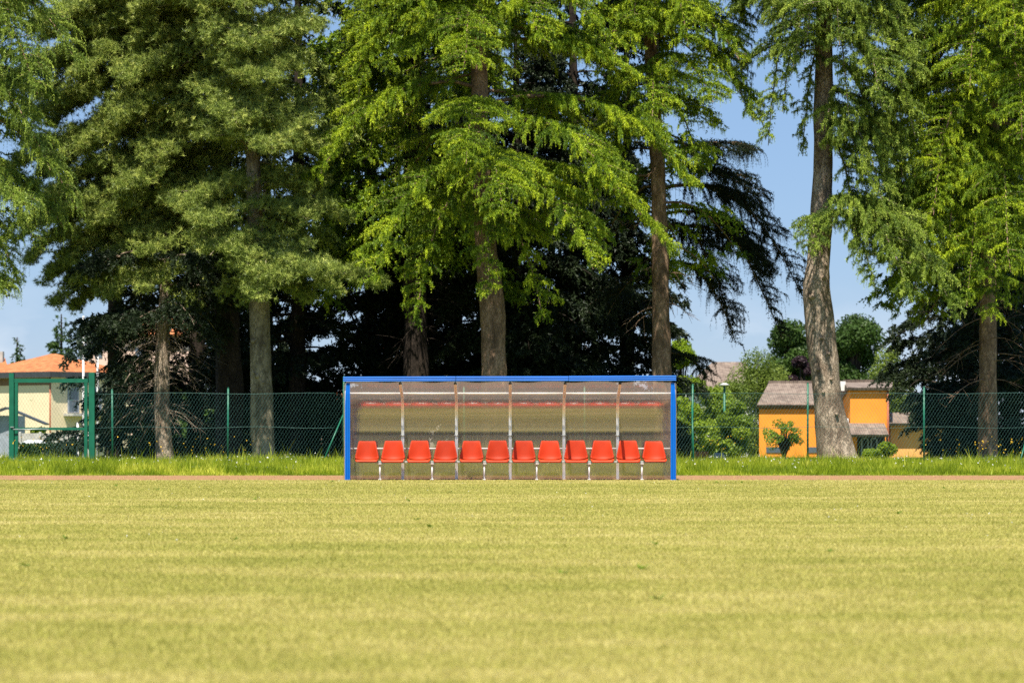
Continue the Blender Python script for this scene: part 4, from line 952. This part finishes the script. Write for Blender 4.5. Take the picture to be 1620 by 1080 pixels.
# concrete garden wall
Yw = 140
cw = empty('concrete_fence', (s(70, Yw), Yw, GZ), 'pale precast concrete fence with posts seen through the gate', 'fence')
mb = MB(); boxw(mb, s(31, Yw), s(150, Yw), Yw, Yw + .06, GZ, zz(685, Yw)); mb.build('panel', M['concrete'], cw)
for px in (32, 64, 90, 110, 140):
    mb = MB(); mb.box((s(px, Yw), Yw - .05, (GZ + zz(683, Yw)) / 2), (.14, .16, zz(683, Yw) - GZ), 0, .02); mb.build('post', M['concrete'], cw)
# parked van roof / white tarpaulin, white poles
for i, (px, top, bot, Y, lb_) in enumerate(((132, 500, 740, 95, 'white pole beside the right gate post, tallest of the three'), (154.5, 505, 740, 100, 'white pole just right of the gate among dark branches'), (175, 600, 740, 104, 'short white pole behind the first thin fence post'), (123, 668, 745, 90, 'low white stake inside the gate'))):
    mb = MB(); mb.tube([(s(px, Y), Y, -1.9), (s(px, Y), Y, zz(top, Y))], [.05, .04], 8); po = mb.build('white_pole', M['white']); tag(po, lb_, 'pole', 'white poles by the gate')
tp = MB(); tp.quadslab((s(33, 118), 118, zz(700, 118)), (s(78, 118), 118, zz(700, 118)), (s(74, 120), 121, zz(696, 121)), (s(37, 120), 121, zz(696, 121)), .08); o = tp.build('white_tarpaulin', M['white']); tag(o, 'white flat sheet lying over the hedge inside the gate', 'sheet')

# ------------------------------------------------------------------ fences and gate
def wires(x0, x1, Y, z0, z1, name, parent, step=.085, th=.0018, sag=.03, seed=1, mat='fence_green'):
    rng = np.random.default_rng(seed); H = z1 - z0
    xs = np.arange(x0 - H, x1 + H, step); T = []
    for sgn in (1, -1):
        a = xs if sgn > 0 else xs
        nseg = 6
        P0 = np.stack([a, np.full_like(a, Y + .004 * sgn), np.full_like(a, z0)], -1)
        P1 = np.stack([a + sgn * H * .62, np.full_like(a, Y + .004 * sgn), np.full_like(a, z1)], -1)
        def wob(p):
            q = p.copy(); u = (p[:, 2] - z0) / H
            q[:, 2] += u * (-sag * (.5 + .5 * np.sin(p[:, 0] * 1.7 + 1)) + .02 * np.sin(p[:, 0] * .6)); q[:, 1] += .03 * np.sin(p[:, 0] * 1.1 + p[:, 2] * 2); return q
        for k in range(nseg):
            A = P0 + (P1 - P0) * k / nseg; B = P0 + (P1 - P0) * (k + 1) / nseg
            mid = (A[:, 0] + B[:, 0]) / 2; kp = (mid > x0) & (mid < x1)
            A = wob(A[kp]); B = wob(B[kp])
            d = nrm(B - A); u = nrm(np.cross(d, np.array([0, 1.0, 0]))) * th; v = np.array([0, 1.0, 0]) * th
            c = [u, -.5 * u + .87 * v, -.5 * u - .87 * v]
            for q in range(3):
                m, n_ = c[q], c[(q + 1) % 3]
                T.append(np.stack([A + m, B + m, B + n_], 1)); T.append(np.stack([A + m, B + n_, A + n_], 1))
    T = np.concatenate(T)
    return tri_mesh(name, T, np.zeros(len(T)), M[mat], parent)
YF = 69.2
def fence(x0, x1, posts, label, seed, braces=()):
    e = empty('chain_link_fence', (x0, YF, 0), label, 'fence', 'chain link fences along the verge')
    wires(x0, x1, YF, .02, 1.93, 'wire_mesh', e, seed=seed)
    for zq in (1.93, 1.02, .1):
        xs = np.arange(x0, x1 + .3, .35)
        MB().tube([(x, YF, zq - (.03 * (.5 + .5 * math.sin(x * 1.7 + 1)) if zq > 1.5 else .02 * math.sin(x * 2.1))) for x in xs if x <= x1], .004, 4).build('line_wire', M['fence_green'], e)
    for (px, ptop) in posts:
        x = s(px, YF); mb = MB(); ln = (R.random() - .5) * .05
        mb.tube([(x, YF + .035, -.15), (x + ln, YF + .035, zz(ptop, YF))], .026, 8); mb.tube([(x + ln, YF + .035, zz(ptop, YF)), (x + ln, YF + .035, zz(ptop, YF) + .02)], [.03, .015], 8)
        mb.build('post', M['green_paint'], e)
    for (pa, ya, pb, yb) in braces:
        MB().tube([(s(pa, YF), YF + .06, zz(ya, YF)), (s(pb, YF), YF - .5, zz(yb, YF))], .02, 6).build('brace', M['green_paint'], e)
    return e
fence(s(151, YF), s(543, YF), [(178, 616), (360, 614)], 'green chain link fence between the gate and the dugout', 1)
fence(s(543, YF), s(2010, YF), [(543, 596), (735, 612), (925, 612), (1095, 608), (1278, 606), (1462, 612), (1640, 612), (1822, 612), (2004, 612)], 'long green chain link fence running behind the dugout to the right edge', 2,
      braces=[(543, 655, 511, 735), (1095, 640, 1095.5, 735), (1625, 690, 1605, 742)])
fence(s(-400, YF), s(15, YF), [(-50, 614), (-232, 614), (-396, 614)], 'short piece of chain link fence left of the green gate', 3)

gt = empty('gate', (s(80, YF), YF, 0), 'green steel gate with chain link infill between two thick posts', 'gate')
YG = YF - .05
for a, b, tp_ in ((15, 22.5, 590), (141, 150, 589)):
    mb = MB(); boxw(mb, s(a, YG), s(b, YG), YG - .07, YG + .07, -.1, zz(tp_, YG)); po = mb.build('gate_post', M['green_paint'], gt)
    mb = MB(); boxw(mb, s(a, YG) - .008, s(b, YG) + .008, YG - .08, YG + .08, zz(tp_, YG) + .001, zz(tp_, YG) + .02); mb.build('cap', M['green_paint'], po)
mb = MB(); 
boxw(mb, s(23.5, YG), s(28.5, YG), YG - .03, YG + .03, .12, zz(599, YG)); boxw(mb, s(133.5, YG), s(138.5, YG), YG - .03, YG + .03, .12, zz(599, YG))
boxw(mb, s(22.5, YG), s(139.5, YG), YG - .033, YG + .033, zz(605, YG), zz(598.8, YG))
boxw(mb, s(28.5, YG) + .002, s(133.5, YG) - .002, YG - .025, YG + .025, zz(680, YG), zz(676, YG))
boxw(mb, s(28.5, YG) + .002, s(133.5, YG) - .002, YG - .025, YG + .025, .12, .18)
mb.build('gate_frame', M['green_paint'], gt)
wires(s(28, YG), s(134, YG), YG, .15, zz(604, YG), 'wire_mesh', gt, seed=5, sag=0)
mb = MB(); boxw(mb, s(17.5, YG), s(23, YG), YG - .10, YG - .071, zz(676, YG), zz(674.5, YG)); mb.tube([(s(22, YG), YG - .1, zz(679, YG)), (s(78, YG), YG - .05, zz(678.5, YG))], .015, 6); mb.build('latch', M['galv'], gt)

# ------------------------------------------------------------------ dugout
YD = 50.0; YB = 51.2; xc = -.035; HW = 3.14
dg = empty('dugout', (xc, YD, 0), 'blue framed team dugout with clear curved sheets standing at the edge of the pitch', 'dugout')
def profile(n=16):
    """(y, z) of a rib: straight back, then bent forward under the roof"""
    p = [(YB, .0), (YB, .5), (YB, .9), (YB, 1.19)]
    for a, l in [(4 * k, .04) for k in range(1, 6)] + [(20 + 4 * k, .036) for k in range(1, 7)] + [(44 + 5.5 * k, .04) for k in range(1, 8)]:
        a = math.radians(a); y0, z0 = p[-1]; p.append((y0 - l * math.sin(a), z0 + l * math.cos(a)))
    y0, z0 = p[-1]; p += [((y0 + YD) / 2, (z0 + 1.875) / 2), (YD + .04, 1.872)]
    return p
PR = profile()
for i in range(7):
    x = xc - HW + i * 2 * HW / 6; mb = MB(); wv = .055 if 0 < i < 6 else .035
    vs = []; fs = []
    for (y, z) in PR:
        k = len(vs)
        vs += [(x - wv / 2, y, z), (x + wv / 2, y, z)]
    # section swept: rectangular bar with a shallow middle groove
    sec = [(-wv / 2, 0), (-wv / 2, -.045), (-wv * .12, -.045), (-wv * .12, -.035), (wv * .12, -.035), (wv * .12, -.045), (wv / 2, -.045), (wv / 2, 0)]
    vs = []; m_ = len(sec)
    for j, (y, z) in enumerate(PR):
        a = np.array(PR[min(j + 1, len(PR) - 1)]) - np.array(PR[max(j - 1, 0)]); a = a / np.linalg.norm(a)
        nx_, nz_ = a[1], -a[0]          # normal towards the inside (front / below)
        for (u, v) in sec:
            vs.append((x + u, y + v * nx_, z + v * nz_))
    for j in range(len(PR) - 1):
        for k in range(m_): fs.append((j * m_ + k, j * m_ + (k + 1) % m_, (j + 1) * m_ + (k + 1) % m_, (j + 1) * m_ + k))
    fs.append(tuple(range(m_)))
    mb.poly(vs, fs); mb.build('rib', M['alu'], dg)
    if 0 < i < 6:
        mb = MB()
        for zq in (.86,): mb.tube([(x - .045, YB - .06, zq), (x + .045, YB - .06, zq)], .012, 6)
        mb.build('bolt', M['galv'], dg)
for i in range(6):
  for (nm, ma, j0, j1) in (('back_sheet', 'sheet', 0, 18), ('roof_sheet', 'roof_sheet', 17, len(PR))):
    x0 = xc - HW + i * 2 * HW / 6 + .012; x1 = x0 + 2 * HW / 6 - .024; mb = MB(); ncol = 10; vs = []; fs = []; nr = j1 - j0
    for side, off in ((0, .006), (1, .014)):
        for j in range(j0, j1):
            y, z = PR[j]
            a = np.array(PR[min(j + 1, len(PR) - 1)]) - np.array(PR[max(j - 1, 0)]); a = a / np.linalg.norm(a)
            for c in range(ncol + 1):
                u = c / ncol; wav = .010 * math.sin(u * math.pi * 2 + i) * max(0, (j - 19)) / 3
                vs.append((x0 + (x1 - x0) * u, y + off * a[1], z - off * a[0] + wav))
        b = side * nr * (ncol + 1)
        for j in range(nr - 1):
            for c in range(ncol):
                q = [b + j * (ncol + 1) + c, b + j * (ncol + 1) + c + 1, b + (j + 1) * (ncol + 1) + c + 1, b + (j + 1) * (ncol + 1) + c]
                fs.append(tuple(q if side == 0 else q[::-1]))
    mb.poly(vs, fs, True); mb.build(nm, M[ma], dg)
# blue roof trim in three lengths, fluted
def fluted(x0, x1, zc, h, y, d, n=3, tilt=0.0):
    mb = MB(); sec = []
    for k in range(n):
        z0 = -h / 2 + h * k / n; z1 = z0 + h / n
        for q in range(5):
            a = math.pi * q / 4; sec.append((-d - .018 * math.sin(a), (z0 + z1) / 2 - math.cos(a) * h / n / 2 * .92))
    sec += [(0, h / 2), (0, -h / 2)]
    vs = [(x, y + a, zc + b + (tilt if x == x1 else -tilt)) for x in (x0, x1) for a, b in sec]; m_ = len(sec)
    mb.poly(vs, [(k, (k + 1) % m_, m_ + (k + 1) % m_, m_ + k) for k in range(m_)] + [tuple(range(m_ - 1, -1, -1)), tuple(range(m_, 2 * m_))])
    return mb
X0, X1 = s(543.2, YD), s(1069.5, YD); xa, xb = s(721.2, YD), s(899.6, YD)
fluted(X0, xa - .004, 1.932, .098, YD, .03, 3, .004).build('roof_trim', M['blue'], dg)
fluted(xa + .004, xb - .004, 1.938, .098, YD, .03, 3, .002).build('roof_trim', M['blue'], dg)
fluted(xb + .004, X1, 1.944, .104, YD, .03, 3, .004).build('roof_trim', M['blue'], dg)
# side panels edged in blue
for sg, xf in ((-1, s(550, YD)), (1, s(1065, YD))):
    mb = MB(); vs = []; hw_ = .052; m_ = 0
    sec = []
    for k in range(3):
        u0 = -hw_ + 2 * hw_ * k / 3; u1 = u0 + 2 * hw_ / 3
        for q in range(5):
            a = math.pi * q / 4; sec.append(((u0 + u1) / 2 - math.cos(a) * hw_ / 3 * .93, -.03 - .016 * math.sin(a)))
    sec += [(hw_, 0), (-hw_, 0)]; m_ = len(sec)
    st = [(0, .0), (0, .6), (.0, 1.0), (.0, 1.4), (.004, 1.65), (.012, 1.8), (.02, 1.865)]
    for (dx, z) in st:
        wf = 1.0 if z < 1.5 else 1 - .35 * (z - 1.5) / .37
        for (u, v) in sec: vs.append((xf - sg * dx * .6 + u * wf, YD + v + (.0 if z < 1.6 else (z - 1.6) * .15), z))
    fs = [(j * m_ + k, j * m_ + (k + 1) % m_, (j + 1) * m_ + (k + 1) % m_, (j + 1) * m_ + k) for j in range(len(st) - 1) for k in range(m_)]
    mb.poly(vs, fs + [tuple(range(m_ - 1, -1, -1)), tuple(range((len(st) - 1) * m_, len(st) * m_))]); mb.build('side_trim', M['blue'], dg)
    # clear side sheet
    xs_ = xc + sg * (HW + .0); pts = [(YD + .04, .02)] + [(p[0] - .02, max(.02, p[1])) for p in PR] ; 
    vs = []; nn_ = len(pts)
    for xx in (xs_ + sg * .022, xs_ + sg * .032):
        vs += [(xx + (xf - sg * .03 - xx) * 0, y, z - .02) for y, z in pts]
    mb = MB(); fs = [tuple(range(nn_)), tuple(range(2 * nn_ - 1, nn_ - 1, -1))] + [(k, k + nn_, (k + 1) % nn_ + nn_, (k + 1) % nn_) for k in range(nn_)]
    mb.poly(vs, fs); mb.build('side_sheet', M['sheet'], dg)
    mb = MB(); mb.box((xs_ - sg * .0, YD + .06, .93), (.03, .04, 1.86), 0, .004); mb.build('front_post', M['alu'], dg)
def rail(z, y, r, name):
    for i in range(6):
        xa_ = xc - HW + i * 2 * HW / 6 + .03; xb_ = xa_ + 2 * HW / 6 - .06
        MB().tube([(xa_, y, z), (xb_, y, z)], r, 8).build(name, M['white'], dg)
rail(zz(622.3, YB - .36), YB - .36, .020, 'upper_rail'); rail(zz(709.5, YB - .06), YB - .075, .018, 'back_rail')

# bench with twelve seats
YS = 50.62
bn = empty('bench', (xc, YS, 0), 'row of twelve orange plastic bucket seats on one steel beam inside the dugout', 'bench')
mb = MB(); mb.box(((s(568, YS) + s(1052, YS)) / 2, YS, zz(730.6, YS)), (s(1052, YS) - s(568, YS), .05, .035), 0, .005); mb.build('beam', M['galv'], bn)
for px in (601, 683.5, 766, 849, 932, 1015.5):
    x = s(px, YS); mb = MB(); zt = zz(730.6, YS) - .02
    mb.tube([(x, YS, .02), (x, YS, zt)], .018, 8); mb.box((x, YS, .012), (.06, .16, .012), 0, .003); mb.box((x, YS, zt - .012), (.11, .09, .014), 0, .003); mb.build('leg', M['white'], bn)
def seat_mesh():
    # side profile: (y, z) from the front lip to the top of the back, with half width and curl
    pr = [(-.235, -.035, .195, 0), (-.235, -.012, .205, 0), (-.215, .004, .212, .0), (-.15, .008, .222, .012), (-.05, .000, .228, .022), (.05, -.004, .231, .032), (.115, .004, .231, .040), (.155, .03, .229, .046),
          (.175, .07, .225, .050), (.190, .12, .216, .050), (.205, .18, .203, .046), (.222, .24, .190, .040), (.238, .30, .178, .032), (.250, .345, .170, .022), (.257, .368, .160, .014), (.262, .378, .140, .008)]
    nc = 14; vs = []; fs = []
    P_ = np.array([(a, b) for a, b, *_ in pr])
    for lay in (0, 1):
        for j, (y, z, hw, cu) in enumerate(pr):
            tdir = P_[min(j + 1, len(pr) - 1)] - P_[max(j - 1, 0)]; tdir = tdir / np.linalg.norm(tdir); nrmv = np.array([-tdir[1], tdir[0]])
            for c in range(nc + 1):
                u = -1 + 2 * c / nc; k = cu * abs(u) ** 2.2 * 1.2 - lay * .009 * (1 if abs(u) < .99 else .3)
                vs.append((u * hw, y + nrmv[0] * k, z + nrmv[1] * k))
    w_ = nc + 1; nl = len(pr) * w_
    for j in range(len(pr) - 1):
        for c in range(nc):
            q = (j * w_ + c, j * w_ + c + 1, (j + 1) * w_ + c + 1, (j + 1) * w_ + c); fs.append(q); fs.append(tuple(nl + i for i in q[::-1]))
    for j in range(len(pr) - 1):
        for c in (0, nc): q = (j * w_ + c, (j + 1) * w_ + c, nl + (j + 1) * w_ + c, nl + j * w_ + c); fs.append(q if c == 0 else q[::-1])
    for c in range(nc):
        for j in (0, len(pr) - 1): q = (j * w_ + c, j * w_ + c + 1, nl + j * w_ + c + 1, nl + j * w_ + c); fs.append(q[::-1] if j == 0 else q)
    me = bpy.data.meshes.new('seat'); me.from_pydata(vs, [], fs); me.polygons.foreach_set('use_smooth', [True] * len(fs)); me.update()
    me.materials.append(M['orange_seat']); return me
q = M['orange_seat'].node_tree; bs = [n_ for n_ in q.nodes if n_.type == 'BSDF_PRINCIPLED'][0]; src = bs.inputs['Base Color'].links[0].from_socket
oi = q.nodes.new('ShaderNodeObjectInfo'); hs = q.nodes.new('ShaderNodeHueSaturation'); mr_ = q.nodes.new('ShaderNodeMapRange'); mr_.inputs['To Min'].default_value = .84; mr_.inputs['To Max'].default_value = 1.1
q.links.new(oi.outputs['Random'], mr_.inputs['Value']); q.links.new(mr_.outputs[0], hs.inputs['Value']); q.links.new(src, hs.inputs['Color']); q.links.new(hs.outputs[0], bs.inputs['Base Color'])
sm = seat_mesh()
for k in range(12):
    px = 580.0 + (1035.8 - 580.0) * k / 11
    o = bpy.data.objects.new('seat', sm); COL.objects.link(o); o.parent = bn
    o.location = local(bn, (s(px, YS), YS + .02, .378)); o.rotation_euler = (R.normal() * .012, 0, R.normal() * .015)
    mb = MB(); mb.box((s(px, YS), YS, zz(730.6, YS) + .024), (.16, .20, .012)); mb.build('seat_bracket', M['galv'], bn)

# weed at the back sheet
wd = MB(); bx = P(745, 757, 51.5)
wT = []
for k in range(7):
    a = R.uniform(-1, 1); wd.tube([bx + [R.uniform(-.08, .08), 0, -.05], bx + [a * .08, 0, .08], bx + [a * .16, R.uniform(-.05, .05), .06 + .12 * R.random()]], [.006, .005, .003], 4)
we = empty('weed', tuple(bx), 'small dark weed growing behind the clear sheet under the fifth seat', 'plant')
wd.build('stem', M['bark_dark'], we)
n = 60; c = bx + R.normal(size=(n, 3)) * np.array([.10, .05, .05]) + [0, 0, .10]; T = c[:, None, :] + R.normal(size=(n, 3, 3)) * .018
tri_mesh('leaves', T, R.random(n), M['spruce'], we)

# ------------------------------------------------------------------ what the clear sheets mirror, across the pitch behind the camera
YO = -77
n = 60000; x = R.uniform(-60, 60, n); y = YO + R.uniform(-1, 1, n) * 1.6; z = R.random(n) * (4.2 + 1.2 * np.sin(x * .4) + .6 * np.sin(x * 1.3))
c = np.stack([x, y, z], -1); T = c[:, None, :] + R.normal(size=(n, 3, 3)) * .16
hd = empty('hedge', (0, YO, 0), 'tall dark hedge along the far side of the pitch, mirrored in the clear sheets', 'hedge')
tri_mesh('foliage', T, R.random(n), M['broad_dark'], hd)

print('TRIS', NT)
